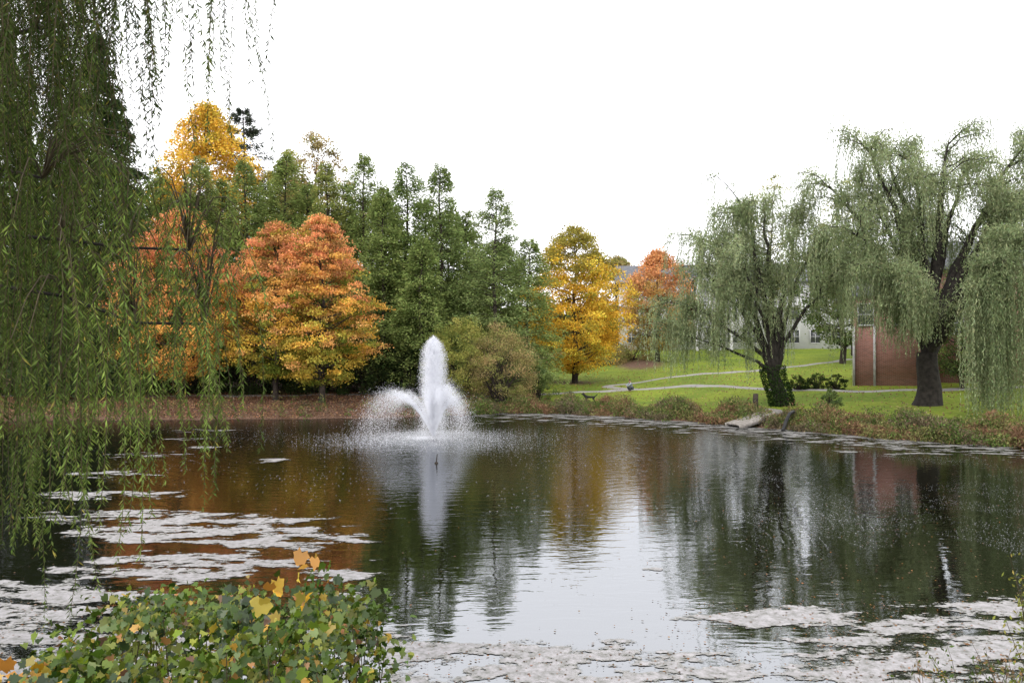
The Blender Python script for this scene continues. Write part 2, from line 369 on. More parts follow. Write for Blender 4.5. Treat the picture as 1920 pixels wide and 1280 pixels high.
# ------------------------------------------------------------------ deciduous trees
def decid(x, y, H, Rr, zb, ncl, per, leaf, colf, label, name="maple_tree", cat="tree", group=None, trunk_r=.17, peak=.42, cr=(.13, .22), squash=.6, lean=0, seed_lobes=3, mat=None, dz=-.05, lobe=1.0):
    z0 = hz(x, y) + dz
    e = thing(name, (x, y, z0), label, cat, group)
    G = Geo()
    tp = [np.array([x, y, z0 - .3])]
    for k in range(1, 9):
        t = k / 8; tp.append(np.array([x + lean * t + .12 * math.sin(k * 1.3 + x), y + .12 * math.cos(k * 1.7 + y), z0 + H * .88 * t]))
    tp = np.array(tp); G.tube(tp, trunk_r * np.linspace(1.25, .12, 9) ** 1.0, 8)
    t = R.beta(1.25, 1.25, ncl); az = R.uniform(0, 2 * math.pi, ncl)
    prof = np.where(t < peak, np.sin(np.clip(t / peak, 0, 1) * math.pi / 2) ** .55 * .98 + .02, np.cos(np.clip((t - peak) / (1 - peak), 0, 1) * math.pi / 2) ** .72)
    ph = R.uniform(0, 6.28, 3)
    lob = 1 + lobe * (.11 * np.sin(az * seed_lobes + ph[0] + t * 5) + .09 * np.sin(az * 5 + ph[1] - t * 7) + .06 * np.sin(t * 23 + ph[2] + az * 2))
    rf = R.uniform(.25, 1, ncl) ** .55
    rad = Rr * prof * lob * rf
    cz = zb + t * (H - zb)
    crad = Rr * R.uniform(cr[0], cr[1], ncl)
    C = np.stack([x + lean * cz / H + rad * np.cos(az), y + rad * np.sin(az), z0 + cz - .1 * rad], -1)
    for k in range(0, ncl, max(1, ncl // 70)):
        p1 = C[k]; q = max(.15, (cz[k] - .45 * rad[k] - .3) / (H * .88)); q = min(q, .93)
        f = q * 8; i0 = int(f); p0 = tp[i0] * (1 - (f - i0)) + tp[min(i0 + 1, 8)] * (f - i0)
        s = np.linspace(0, 1, 5)[:, None]
        path = p0 * (1 - s) + p1 * s + np.array([0, 0, 1]) * (np.sin(s * math.pi) * .08 * np.linalg.norm(p1 - p0)) * -1
        path[1:4] += R.normal(0, .06, (3, 3))
        G.tube(path, np.linspace(trunk_r * .38 * (1 - q * .6), .012, 5), 4)
    link("trunk", G.mesh("trunk", M_bark, (x, y, z0), True), e)
    n = ncl * per; ci = np.repeat(np.arange(ncl), per)
    off = nrm(R.normal(size=(n, 3))) * (R.uniform(0, 1, n) ** .45)[:, None]
    off = off * crad[ci][:, None] * np.array([1.25, 1.25, squash])
    outd = nrm(np.stack([np.cos(az), np.sin(az), -.15 * np.ones(ncl)], -1))[ci]
    P = C[ci] + off + outd * (R.normal(0, .35, n) * crad[ci])[:, None]
    P[:, 2] += R.normal(0, .2 * squash / .6, n) * crad[ci]
    P[:, 2] -= .12 * ((P[:, 0] - C[ci, 0]) ** 2 + (P[:, 1] - C[ci, 1]) ** 2) / (crad[ci] + .2)
    L = leaf * R.uniform(.7, 1.35, n)
    QV, QF = quads(P, L, L * R.uniform(.6, .95, n), up=.8)
    cc = colf(C, t, rf, az)
    col = jit(cc[ci] * np.exp(R.normal(0, .16, (ncl, 1)))[ci], .22)
    link("crown", make_mesh("crown", QV - np.array([x, y, z0]), QF, mat or M_leaf, rep(col)), e)
    return e

def cf_coral(C, t, rf, az):
    n = len(t); tt = t + R.normal(0, .13, n)
    base = lerp3((.66, .40, .07), (.66, .28, .13), sstep(.35, .8, tt))
    base = np.where((tt < .2)[:, None], np.array([.56, .40, .07]), base)
    base = np.where((R.random(n) < .25)[:, None], np.array([.66, .36, .12]), base)
    g = (R.random(n) < np.clip(.6 - t * .8, 0.06, 1))[:, None]
    base = np.where(g, pick(n, [(.28, .28, .05), (.40, .33, .06), (.15, .19, .03)], [2, 2, 1]), base)
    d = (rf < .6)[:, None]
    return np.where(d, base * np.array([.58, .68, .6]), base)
def cf_coral_red(C, t, rf, az):
    n = len(t); base = lerp3((.64, .33, .08), (.66, .26, .13), sstep(.1, .9, t + R.normal(0, .2, n)))
    g = (R.random(n) < .22)[:, None]
    return np.where(g, np.array([.38, .30, .06]), base)
def cf_gold(C, t, rf, az):
    return pick(len(t), [(.66, .42, .06), (.6, .35, .05), (.42, .32, .05), (.7, .48, .08)], [4, 2, 1, 2])
def cf_goldtop(C, t, rf, az):
    n = len(t); base = pick(n, [(.70, .45, .06), (.66, .39, .05), (.74, .54, .08)], [4, 2, 2])
    g = (R.random(n) < sstep(.52, .94, t))[:, None]
    base = np.where(g, np.array([.30, .26, .06]), base)
    g = (R.random(n) < .12)[:, None]
    return np.where(g, np.array([.36, .31, .055]), base)
def cf_orange(C, t, rf, az):
    n = len(t); base = lerp3((.34, .27, .08), (.60, .30, .13), sstep(.2, .7, t + R.normal(0, .2, n)))
    return base
def cf_green(C, t, rf, az):
    return pick(len(t), [(.09, .13, .045), (.13, .17, .055), (.16, .19, .06)], [3, 3, 1])
def cf_dark(C, t, rf, az):
    return pick(len(t), [(.03, .048, .017), (.045, .068, .022), (.07, .085, .03)], [3, 3, 1])
def cf_brownolive(C, t, rf, az):
    return pick(len(t), [(.29, .235, .10), (.37, .29, .13), (.25, .25, .08), (.35, .24, .11)], [3, 3, 3, 1])
def cf_yolive(C, t, rf, az):
    return pick(len(t), [(.28, .29, .07), (.34, .32, .09), (.2, .23, .06)], [3, 3, 2])

# maples on the leaf covered bank
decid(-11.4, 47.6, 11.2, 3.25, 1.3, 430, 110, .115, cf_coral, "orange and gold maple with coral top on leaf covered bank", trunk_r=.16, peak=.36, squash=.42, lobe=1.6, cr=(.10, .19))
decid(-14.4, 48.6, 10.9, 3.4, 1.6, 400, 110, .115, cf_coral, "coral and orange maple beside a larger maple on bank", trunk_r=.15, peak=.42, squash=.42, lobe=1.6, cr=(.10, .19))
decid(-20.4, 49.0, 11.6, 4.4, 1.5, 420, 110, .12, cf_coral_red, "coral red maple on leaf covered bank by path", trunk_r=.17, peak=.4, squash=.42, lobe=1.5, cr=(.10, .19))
# golden trees
decid(-25.0, 65, 22.6, 3.9, 10, 320, 110, .17, cf_gold, "tall golden yellow tree rising above green conifers", "autumn_tree", trunk_r=.3, peak=.35, lobe=1.5)
decid(5.5, 70, 13.9, 4.8, 1.2, 560, 110, .15, cf_goldtop, "golden yellow maple with olive top standing on lawn", trunk_r=.24, peak=.36, squash=.5, lobe=1.3, cr=(.11, .18))
decid(15.6, 85, 11.9, 3.9, 1.6, 290, 110, .17, cf_orange, "orange and green maple beside white building", trunk_r=.22, squash=.6, lobe=1.5)
decid(15.5, 118, 13.5, 4.5, 4, 130, 90, .26, cf_brownolive, "russet tree behind white building roof", "autumn_tree", trunk_r=.25)
# thin olive trees behind conifers
decid(-15.8, 64, 20.3, 3.5, 8, 210, 60, .15, cf_brownolive, "thin tan and olive tree among conifers", "autumn_tree", trunk_r=.2, cr=(.1, .2))
decid(-18.5, 66, 19, 3.3, 6, 190, 80, .16, cf_yolive, "olive green tree among conifers", "autumn_tree", trunk_r=.2)
decid(30, 92, 20.5, 5.0, 6, 110, 45, .16, cf_yolive, "sparse pale yellow tree behind willows", "autumn_tree", trunk_r=.2, cr=(.08, .15), peak=.6)
decid(36, 84, 19, 4.5, 5, 130, 60, .17, cf_yolive, "sparse pale olive tree behind brick building", "autumn_tree", trunk_r=.2, cr=(.08, .15))
decid(31.5, 76, 13, 4.2, 2, 200, 80, .2, cf_green, "green broadleaf tree beside brick building", "broadleaf_tree", trunk_r=.25)
decid(28.4, 50.2, 7.8, 2.5, 1.0, 170, 90, .11, cf_green, "small green tree in front of brick building", "broadleaf_tree", trunk_r=.12)
# green trees behind
for (x, y, H, r) in [(-52, 62, 19, 6), (-44, 66, 17, 6), (-36, 60, 16, 5), (-31, 70, 18, 5), (-12, 70, 16, 5), (-5.5, 68, 14.5, 4.8), (-1.2, 72, 12.5, 4.2), (-19, 72, 17, 5), (-25, 62, 15, 4)]:
    decid(x, y, H, r, 1.5, 190, 80, .24, cf_green, "dark green broadleaf tree behind conifer row", "broadleaf_tree", group="broadleaf trees behind the conifers", trunk_r=.25)

# ------------------------------------------------------------------ conifers
def conifer(x, y, H, Rr, colA, colB, label, name="conifer_tree", group=None, zb=.8, nb=None, per=120, leaf=(.2, .08), up=.45, power=.78, droop=.25, layer=0, gap=.12):
    z0 = hz(x, y) - .05; e = thing(name, (x, y, z0), label, "tree", group)
    G = Geo(); zz = np.linspace(-.3, H, 8)
    tp = np.stack([x + .1 * np.sin(zz * .7 + x), y + .1 * np.cos(zz * .6), z0 + zz], -1); G.tube(tp, np.linspace(.26, .02, 8) * H / 16, 8)
    nb = nb or int(H * 25); t = R.uniform(0, 1, nb) ** .92
    if layer: t = np.round(t * layer) / layer + R.normal(0, .006, nb)
    t = np.clip(t, 0, .985); az = R.uniform(0, 2 * math.pi, nb); ph = R.uniform(0, 6.28, 4)
    ln = Rr * (1 - t) ** power * (1 + .12 * np.sin(az * 3 + ph[0] + t * 11) + .1 * np.sin(az * 2 + ph[1] - t * 17) + gap * R.normal(0, 1, nb)) + .17
    ln = np.clip(ln, .1, None) * np.where(t < .08, .85, 1)
    zc = zb + t * (H - zb)
    D = np.stack([np.cos(az), np.sin(az), np.zeros(nb)], -1); base = np.stack([np.interp(zc, zz, tp[:, 0]), np.interp(zc, zz, tp[:, 1]), z0 + zc], -1)
    upa = up * (0.5 + t) 
    def bp(i, s): return base[i] + D[i] * (ln[i] * s)[:, None] + np.array([0, 0, 1.]) * ((upa[i] * ln[i] * s) - droop * ln[i] * s * s * 1.4)[:, None]
    for i in np.arange(0, nb, 3):
        ia = np.full(4, i); G.tube(bp(ia, np.array([0, .35, .7, .97])), [.035, .025, .015, .006], 3)
    link("trunk", G.mesh("trunk", M_bark, (x, y, z0), True), e)
    ppb = np.maximum(12, (per * (ln / Rr) ** 1.0 + 14)).astype(int); bi = np.repeat(np.arange(nb), ppb); n = len(bi)
    s = R.uniform(.2, 1.05, n) ** .7; side = R.normal(0, 1, n)
    perp = np.stack([-D[bi, 1], D[bi, 0], np.zeros(n)], -1)
    wdt = (.24 * ln[bi] * (1.15 - np.minimum(s, 1.1)) + .1)
    P = bp(bi, s) + perp * (side * wdt)[:, None]; P[:, 2] += R.normal(0, .15, n) - .12 * np.abs(side) * wdt * 2
    U = D[bi] * 1.0 + perp * np.sign(side)[:, None] * .8 + R.normal(0, .4, (n, 3)); U[:, 2] -= .25
    QV, QF = quads(P, leaf[0] * R.uniform(.7, 1.3, n), leaf[1] * R.uniform(.7, 1.3, n), U, up=.9)
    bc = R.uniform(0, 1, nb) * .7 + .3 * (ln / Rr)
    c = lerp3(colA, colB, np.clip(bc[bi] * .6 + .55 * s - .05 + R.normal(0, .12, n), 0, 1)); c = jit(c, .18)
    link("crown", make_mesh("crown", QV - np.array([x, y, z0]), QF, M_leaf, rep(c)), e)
    return e
gA, gB = (.09, .13, .042), (.26, .325, .10)
rowg = "row of conifers behind the pond"
for (u, top, d, r, A, B) in [(372, 296, 56, 2.4, (.12, .16, .05), (.31, .36, .12)), (460, 303, 55, 2.6, gA, gB), (535, 290, 57, 2.6, gA, (.28, .34, .10)), (612, 308, 56, 2.5, (.14, .17, .06), (.35, .38, .11)),
                             (682, 290, 57, 2.7, gA, gB), (718, 350, 54, 2.4, gA, gB), (762, 305, 56, 2.6, gA, (.24, .32, .10)), (826, 311, 55.5, 2.7, gA, (.25, .32, .11)), (875, 395, 58, 2.6, gA, gB), (928, 356, 54.5, 3.2, gA, (.24, .30, .11)), (990, 450, 57, 2.5, gA, gB),
                             (790, 450, 52.8, 2.2, gA, gB), (300, 330, 58, 2.8, gA, gB), (230, 300, 60, 3.0, gA, gB), (645, 345, 58.5, 2.5, gA, gB), (500, 345, 58.5, 2.5, gA, gB), (415, 340, 58.5, 2.5, gA, gB), (575, 345, 59, 2.5, gA, gB), (722, 370, 59, 2.6, gA, gB), (795, 375, 59, 2.6, gA, gB)]:
    X = round((u - 960) / 1493 * d, 2); zt = 4 + (650 - top) / 1493 * d
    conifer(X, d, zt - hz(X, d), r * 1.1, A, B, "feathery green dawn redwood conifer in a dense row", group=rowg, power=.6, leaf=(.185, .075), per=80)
dk1, dk2 = (.022, .038, .018), (.07, .10, .045)
conifer(-27.0, 51.5, 23.5, 5.2, dk1, dk2, "tall dark spruce with layered drooping boughs", "spruce_tree", layer=26, per=280, nb=420, leaf=(.32, .10), up=.1, droop=.2)
conifer(-34.0, 52.5, 24, 5.2, dk1, dk2, "tall dark spruce with layered drooping boughs", "spruce_tree", layer=24, per=260, nb=380, leaf=(.32, .10), up=.1, droop=.2)
conifer(-24.3, 72, 24.0, 4.6, (.03, .045, .032), (.08, .095, .065), "dark blue green pine behind golden tree", "pine_tree", zb=7, layer=16, per=160, nb=200, leaf=(.3, .09), up=.25, droop=.1, power=.6)

# ------------------------------------------------------------------ shrubs
def shrub(x, y, Rr, H, ncl, per, leaf, colf, label, name="shrub", group=None, ry=None, stems=9, low=0.0, mat=None, cr=(.16, .28), stem_mat=None):
    ry = ry or Rr; z0 = hz(x, y) - .03; e = thing(name, (x, y, z0), label, "shrub", group)
    az = R.uniform(0, 6.283, ncl); t = R.uniform(low, 1, ncl); prof = np.sqrt(np.clip(1 - np.clip((t - .35) / .65, 0, 1) ** 2, 0, 1)) * (.72 + .28 * np.clip(t / .35, 0, 1))
    rf = R.uniform(.2, 1, ncl) ** .5; lob = 1 + .13 * np.sin(3 * az + x) + .09 * np.sin(5 * az + 2)
    C = np.stack([x + Rr * prof * rf * lob * np.cos(az), y + ry * prof * rf * lob * np.sin(az), z0 + H * t * R.uniform(.86, 1.04, ncl)], -1)
    G = Geo()
    for k in R.choice(ncl, min(ncl, stems * 4), replace=False):
        s = np.linspace(0, 1, 5)[:, None]; b = np.array([x + R.normal(0, .08 * Rr), y + R.normal(0, .08 * ry), z0 - .1])
        path = b * (1 - s) + C[k] * s; path[:, 2] += (np.sin(s[:, 0] * math.pi) * .12 * H); path[1:4] += R.normal(0, .03 * Rr, (3, 3))
        G.tube(path, np.linspace(.022, .005, 5) * (1 + Rr * .35), 4)
    link("stem", G.mesh("stem", stem_mat or M_bark, (x, y, z0), True), e)
    crad = (Rr + ry) / 2 * R.uniform(cr[0], cr[1], ncl); ci = np.repeat(np.arange(ncl), per); n = len(ci)
    off = nrm(R.normal(size=(n, 3))) * (R.uniform(0, 1, n) ** .5)[:, None] * crad[ci][:, None] * np.array([1, 1, .75])
    P = C[ci] + off; P[:, 2] = np.maximum(P[:, 2], hgt(P[:, 0], P[:, 1]) + .03)
    L = leaf * R.uniform(.7, 1.3, n); QV, QF = quads(P, L, L * .6, up=.5)
    c = colf(C, t, rf, az); col = jit((c * np.exp(R.normal(0, .13, (ncl, 1))))[ci], .2)
    link("foliage", make_mesh("foliage", QV - np.array([x, y, z0]), QF, mat or M_leaf, rep(col)), e)
    return e
shrub(-3.2, 50.6, 2.3, 5.4, 170, 110, .09, cf_yolive, "rounded yellow green multi stemmed shrub at pond edge", low=.1)
shrub(-.75, 50.0, 2.4, 5.0, 180, 110, .085, cf_brownolive, "rounded tan and olive multi stemmed shrub by shore", low=.14, stems=12)
shrub(1.6, 52.5, 1.2, 2.6, 50, 90, .1, cf_green, "small dark green shrub beside tan shrub")
for (x, y, r, H) in [(-30, 52, 3, 5), (-25.5, 52.5, 3, 4.5), (-21, 53.5, 2.8, 4), (-17.5, 53, 2.6, 4.2), (-13.2, 53.5, 2.6, 4.2), (-9.6, 53, 2.2, 4), (-6.8, 53.0, 1.8, 3.6), (-4.8, 54, 1.8, 3.5), (-36, 50, 3, 6), (-42, 48, 3, 6)]:
    shrub(x, y, r, H, 80, 90, .15, cf_dark, "dense dark green understorey shrub below conifers", group="dark shrubs under the conifers")
for (x, y, r, H) in [(18.6, 51.8, .75, 1.0), (19.9, 52.0, .8, 1.1), (21.2, 52.2, .7, 1.0)]:
    shrub(x, y, r, H, 36, 90, .07, cf_dark, "low dark green clipped shrub beside path", group="low shrubs beside the path")
shrub(16.2, 40.5, .62, 1.25, 60, 90, .06, cf_green, "dense rounded dark green shrub on willow bank")
shrub(13.6, 89, 2.5, 1.9, 60, 60, .15, cf_brownolive, "low russet hedge shrub near white building")
shrub(10.5, 88, 2.5, 1.9, 60, 60, .15, cf_brownolive, "low russet hedge shrub near white building")

# ------------------------------------------------------------------ willows across the pond
def strands(starts, outd, length, spacing, leafL, leafW, colc, sway=.25, alt=.55):
    n = len(starts); cnt = np.maximum(3, (length / spacing).astype(int)); idx = np.repeat(np.arange(n), cnt)
    start_i = np.concatenate([[0], np.cumsum(cnt)[:-1]]); k = np.arange(len(idx)) - start_i[idx]
    s = k * spacing; L = length[idx]
    ph = R.uniform(0, 6.28, n); am = R.uniform(.02, .11, n)
    outx = outd[idx] * (sway * (1 - np.exp(-s / .7)))[:, None]
    P = starts[idx] + outx; P[:, 2] -= s
    P[:, 0] += am[idx] * np.sin(s * 1.6 + ph[idx]); P[:, 1] += am[idx] * np.cos(s * 1.3 + ph[idx])
    side = nrm(R.normal(size=(len(idx), 3)) * np.array([1, 1, .15]))
    U = nrm(side * alt + np.array([0, 0, -1.]))
    Lf = leafL * R.uniform(.65, 1.25, len(idx)) * (1 - .35 * s / L)
    C = P + U * (Lf / 2)[:, None]
    Nn = nrm(np.cross(U, R.normal(size=U.shape)))
    QV, QF = quads(C, Lf, leafW * R.uniform(.7, 1.3, len(idx)), U, Nn=Nn)
    return QV, QF, jit(colc[idx], .16), idx, P

def willow(x, y, limbs, label, col1, col2, nstr=1300, maxlen=4.5, trunk_r=.45, fork=2.2, lean=0, density_leaf=.075, minz=.7, ivy=False, subn=9):
    z0 = hz(x, y) - .1; e = thing("willow_tree", (x, y, z0), label, "tree")
    G = Geo(); f0 = np.array([x + lean, y, z0 + fork])
    tz = np.linspace(0, 1, 6)[:, None]; base = np.array([x, y, z0 - .3])
    tr = base * (1 - tz) + f0 * tz; tr[:, 0] += .12 * np.sin(tz[:, 0] * 5)
    G.tube(tr, trunk_r * np.array([1.45, 1.1, .95, .88, .85, .8]), 10)
    subs = []; limbpts = []
    for lb in limbs:
        dx, dy, zt, r = lb[:4]; wt = lb[4] if len(lb) > 4 else 1.0; mlen = lb[5] if len(lb) > 5 else maxlen
        tip = np.array([x + dx, y + dy, z0 + zt]); s = np.linspace(0, 1, 10)[:, None]
        mid = f0 * .55 + tip * .45 + np.array([-.15 * dx, -.15 * dy, .25 * (zt - fork) * .5])
        path = f0 * (1 - s) ** 2 + 2 * mid * s * (1 - s) + tip * s * s; path[1:] += R.normal(0, .1, (9, 3))
        path[0] = f0 - np.array([0, 0, .3])
        G.tube(path, trunk_r * r * np.linspace(1, .07, 10), 7); limbpts.append(path[5:])
        sx = .6 if mlen > 6.5 else 1.0
        for j in range(subn + 3):
            q = R.uniform(.45, 1.0) if (j < subn and mlen < 6.5) else R.uniform(.9, 1.0); f = q * 9; i0 = min(int(f), 8); p0 = path[i0] * (1 - (f - i0)) + path[i0 + 1] * (f - i0)
            a = R.uniform(0, 6.283); ax_ = np.array([math.cos(a), math.sin(a), 0]) + nrm(np.array([dx, dy, 0.01])) * .45
            ln = R.uniform(.9, 2.4) * (1.2 - .3 * q) * sx; s2 = np.linspace(0, 1, 7)[:, None]
            upf = R.uniform(.8, 1.5)
            sp_ = p0 + ax_ * ln * s2 + np.array([0, 0, 1.]) * (ln * (upf * s2 - .95 * s2 ** 2))
            sp_[1:] += R.normal(0, .05, (6, 3)); G.tube(sp_, np.linspace(.045, .008, 7), 4); subs.append((sp_, ax_, q, wt, mlen))
    link("trunk", G.mesh("trunk", M_barkw, (x, y, z0), True), e)
    w = np.array([q[3] for q in subs]); si = R.choice(len(subs), nstr, p=w / w.sum())
    st = np.empty((nstr, 3)); od = np.empty((nstr, 3)); subc = R.uniform(0, 1, len(subs)); ml = np.array([q[4] for q in subs])
    for i, k in enumerate(si):
        sp_, ax_ = subs[k][:2]; t = R.uniform(.1, 1) * 6; i0 = min(int(t), 5); st[i] = sp_[i0] * (1 - (t - i0)) + sp_[i0 + 1] * (t - i0); od[i] = ax_
    od = nrm(od + R.normal(0, .5, od.shape) * np.array([1, 1, 0])); st += R.normal(0, .14, st.shape)
    lc_ = R.uniform(.25, 1, len(subs)) ** 1.3 * ml
    ln = lc_[si] * R.uniform(.5, 1.1, nstr) + .4
    gz = np.maximum(hgt(st[:, 0], st[:, 1]), 0) + np.where(ml[si] > 6.5, .1, minz) + R.uniform(0, 1.5, nstr) * (ml[si] < 6.5)
    ln = np.where(ml[si] > 6.5, np.maximum(ln, (st[:, 2] - gz) * R.uniform(.55, 1, nstr)), ln)
    ln = np.clip(np.minimum(ln, st[:, 2] - gz), .4, None)
    cc = lerp3(col1, col2, np.clip(subc[si] * .7 + R.normal(.15, .2, nstr), 0, 1))
    QV, QF, c, idx, P = strands(st, od, ln, density_leaf, .18, .044, cc, sway=.4)
    n2 = nstr * 20; k2 = R.integers(0, nstr, n2); P2 = st[k2] + R.normal(0, .24, (n2, 3)) + np.array([0, 0, .1])
    U2 = R.normal(size=(n2, 3)) * np.array([.7, .7, .5]) + np.array([0, 0, -.7]); V2, F2 = quads(P2, .19, .046, U2, up=.3)
    lp = np.concatenate(limbpts); n4 = len(lp) * 110; k4 = R.integers(0, len(lp), n4); P4 = lp[k4] + R.normal(0, .42, (n4, 3)) - np.array([0, 0, .25])
    U4 = R.normal(size=(n4, 3)) * .6 + np.array([0, 0, -.8]); V4, F4 = quads(P4, .19, .046, U4, up=.3)
    QVa = np.concatenate([QV, V2, V4]); QFa = np.concatenate([QF, F2 + len(QV), F4 + len(QV) + len(V2)]); ca = np.concatenate([c, jit(cc[k2] * 1.1, .16), jit(cc[R.integers(0, nstr, n4)] * .9, .16)])
    link("crown", make_mesh("crown", QVa - np.array([x, y, z0]), QFa, M_leaf, rep(ca)), e)
    if ivy:
        n3 = 3500; a = R.uniform(0, 6.283, n3); zz = R.uniform(0, 1, n3) ** 1.4 * 2.4; rr = trunk_r * 1.35 + R.uniform(0, .18, n3)
        P3 = np.stack([np.interp(zz, tr[:, 2] - z0, tr[:, 0]) - x + rr * np.cos(a), rr * np.sin(a), zz], -1)
        V3, F3 = quads(P3, .1, .08, up=.2); link("ivy", make_mesh("ivy", V3, F3, M_leaf, rep(jit(pick(n3, [(.02, .04, .01), (.04, .07, .02)], [1, 1])))), e)
    return e
wl1, wl2 = (.13, .165, .075), (.31, .355, .19)
willow(15.2, 45, [(-4.8, .3, 8.2, .5), (-3.9, 1.5, 9.9, .55), (-2.6, -1.0, 11.4, .6), (-.8, .8, 11.9, .65), (.8, -.8, 11.0, .55), (2.6, .9, 10.0, .5), (-5.2, -.8, 5.6, .4, 1.2), (3.2, -1.2, 8.2, .4), (-3.0, -2, 8.6, .45), (-6.2, .5, 4.2, .3, .8, 3.0), (-1.6, 1.6, 9.9, .4)],
       "weeping willow with ivy covered forked trunk on the bank", wl1, wl2, 1850, 4.3, .42, 2.0, -.35, ivy=True, subn=6, minz=1.3)
willow(22.0, 42.3, [(-5.0, .5, 11.8, .5), (-3.6, -1, 13.6, .55), (-1.8, .8, 14.0, .6), (-.7, .2, 13.6, .45, 1.1), (-.9, -1.2, 12.0, .4, 1.0), (.9, -.6, 14.2, .6), (2.6, .8, 13.0, .5, .8), (4.0, .2, 11.6, .4, .8), (5.4, -.6, 14.3, .55), (-2.6, -1.8, 6.4, .35, 2.6, 3.4), (-1.6, -2.4, 5.6, .3, 1.4, 2.6), (3.6, -1.6, 10.6, .5), (6.4, 1, 11, .5), (-4.6, -1, 9.4, .4, 1.1), (6.0, -2, 13.0, .4), (1.8, 1.6, 12.4, .4), (-2.8, 1.5, 12.4, .4),
                    (-.2, -6.2, 5.8, .3, 1.4, 7.5), (.4, -6.4, 6.8, .3, 1.4, 7.5), (1.2, -5.4, 8.2, .35, 1.4, 7.5), (4.6, -3.5, 9.4, .4, 1.2, 7.0), (-3.8, -.8, 7.4, .3, .9, 3.5)],
       "large weeping willow with thick dark trunk on grassy bank", wl1, wl2, 3500, 3.9, .62, 2.9, .15, subn=6, minz=2.4)

# ------------------------------------------------------------------ near willow (trunk beside the camera position)
def near_willow():
    x0, y0 = -8.6, 5.2; z0 = hz(x0, y0) - .1
    e = thing("willow_tree", (x0, y0, z0), "weeping willow with long green shoots hanging over water", "tree")
    G = Geo(); fk = np.array([x0 + .3, y0 + .2, z0 + 3.0])
    s = np.linspace(0, 1, 6)[:, None]; G.tube(np.array([x0, y0, z0 - .3]) * (1 - s) + fk * s, [.6, .48, .43, .4, .39, .36], 12)
    br = []
    for (tx, ty, tz, r) in [(-3.4, 6.5, 9.0, .2), (-4.6, 8.5, 9.6, .2), (-2.6, 5.6, 8.2, .14), (-5.4, 6.6, 8.2, .2), (-6.5, 9.6, 8.8, .2), (-4.1, 7.8, 7.2, .08), (-3.9, 6.6, 5.4, .03), (-3.0, 7.4, 4.9, .025), (-2.7, 7.0, 4.2, .022), (-5.6, 8.2, 6.6, .06), (-9.5, 9.5, 9, .2), (-7.5, 3, 9.5, .2), (-11, 4, 8, .2), (-7.0, 12.0, 9.5, .2)]:
        tip = np.array([tx, ty, tz]); s = np.linspace(0, 1, 12)[:, None]; mid = fk * .5 + tip * .5 + np.array([0, 0, 1.3])
        p = fk * (1 - s) ** 2 + 2 * mid * s * (1 - s) + tip * s * s; p[1:-1] += R.normal(0, .06, (10, 3)); p[0] = fk - np.array([0, 0, .2])
        G.tube(p, np.linspace(r, .012, 12), 7); br.append(p)
    link("trunk", G.mesh("trunk", M_barkw, (x0, y0, z0), True), e)
    st = []; ln = []; cl = []
    def add(n, a0, a1, d0, d1, zt0, zt1, vb0, vb1, bright=1.0, clump=1):
        k = 0
        while k < n:
            a = R.uniform(a0, a1); d = R.uniform(d0, d1); m = R.integers(max(1, clump // 3), clump + 1)
            zt = R.uniform(zt0, zt1); zb = R.uniform(vb0, vb1); bc = R.uniform(.65, 1.25)
            for _ in range(m):
                dd = d + R.normal(0, .12); X = a * dd + R.normal(0, .065)
                z1 = 4 - zb * dd + R.normal(0, .45); z0_ = max(zt + R.normal(0, .3), z1 + .5)
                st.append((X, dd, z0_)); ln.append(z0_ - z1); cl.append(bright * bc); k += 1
    add(250, -.74, -.56, 9.0, 13.0, 6.5, 11.5, -.18, .05, .2, 10)     # dense inner curtain, shade put into its darker leaf colour
    add(88, -.72, -.61, 6.0, 10.5, 6.0, 9.4, .06, .26, .8, 10)
    add(44, -.62, -.53, 6.0, 9.5, 5.0, 9.4, .0, .24, .85, 10)
    add(26, -.62, -.50, 5.2, 7.0, 3.6, 5.4, .10, .25, 1.2, 7)
    add(30, -.55, -.46, 5.5, 9.0, 4.4, 7.5, -.10, .16, .95, 9)
    add(30, -.50, -.40, 5.5, 8.0, 3.9, 5.4, .0, .17, 1.15, 8)
    add(26, -.44, -.345, 5.5, 8.0, 4.2, 5.2, -.04, .13, 1.15, 5)
    add(34, -.52, -.35, 5.0, 7.5, 7.4, 9.0, -.40, -.25, .8, 5)
    add(80, -.66, -.50, 5.0, 8, 7.4, 9.4, -.38, -.12, .4, 8)
    add(60, -1.3, -.70, 5, 10, 6.0, 9.4, .0, .25, 1.0, 5)
    st = np.array(st); ln = np.array(ln); cl = np.array(cl); n = len(st)
    od = nrm(np.stack([R.normal(.5, .6, n), R.normal(0, .6, n), np.zeros(n)], -1))
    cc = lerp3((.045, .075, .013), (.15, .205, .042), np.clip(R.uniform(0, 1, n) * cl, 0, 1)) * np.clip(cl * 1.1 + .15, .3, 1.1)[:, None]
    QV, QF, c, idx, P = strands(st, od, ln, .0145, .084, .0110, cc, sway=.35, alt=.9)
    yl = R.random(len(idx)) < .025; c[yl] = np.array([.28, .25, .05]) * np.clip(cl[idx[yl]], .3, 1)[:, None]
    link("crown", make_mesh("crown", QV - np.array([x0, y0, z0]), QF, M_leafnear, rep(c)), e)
    G2 = Geo()
    starts = np.searchsorted(idx, np.arange(n)); ends = np.append(starts[1:], len(idx))
    for i in range(n):
        q = P[starts[i]:ends[i]:14]
        if len(q) < 2: continue
        G2.tube(q, .0026, 3)
        best = min((np.linalg.norm(b - q[0], axis=1).min(), j) for j, b in enumerate(br))[1]
        b = br[best]; kx = np.linalg.norm(b - q[0], axis=1).argmin(); s = np.linspace(0, 1, 5)[:, None]
        lk = b[kx] * (1 - s) + q[0] * s; lk[:, 2] += .3 * np.sin(s[:, 0] * math.pi); G2.tube(lk, np.linspace(.009, .003, 5), 3)
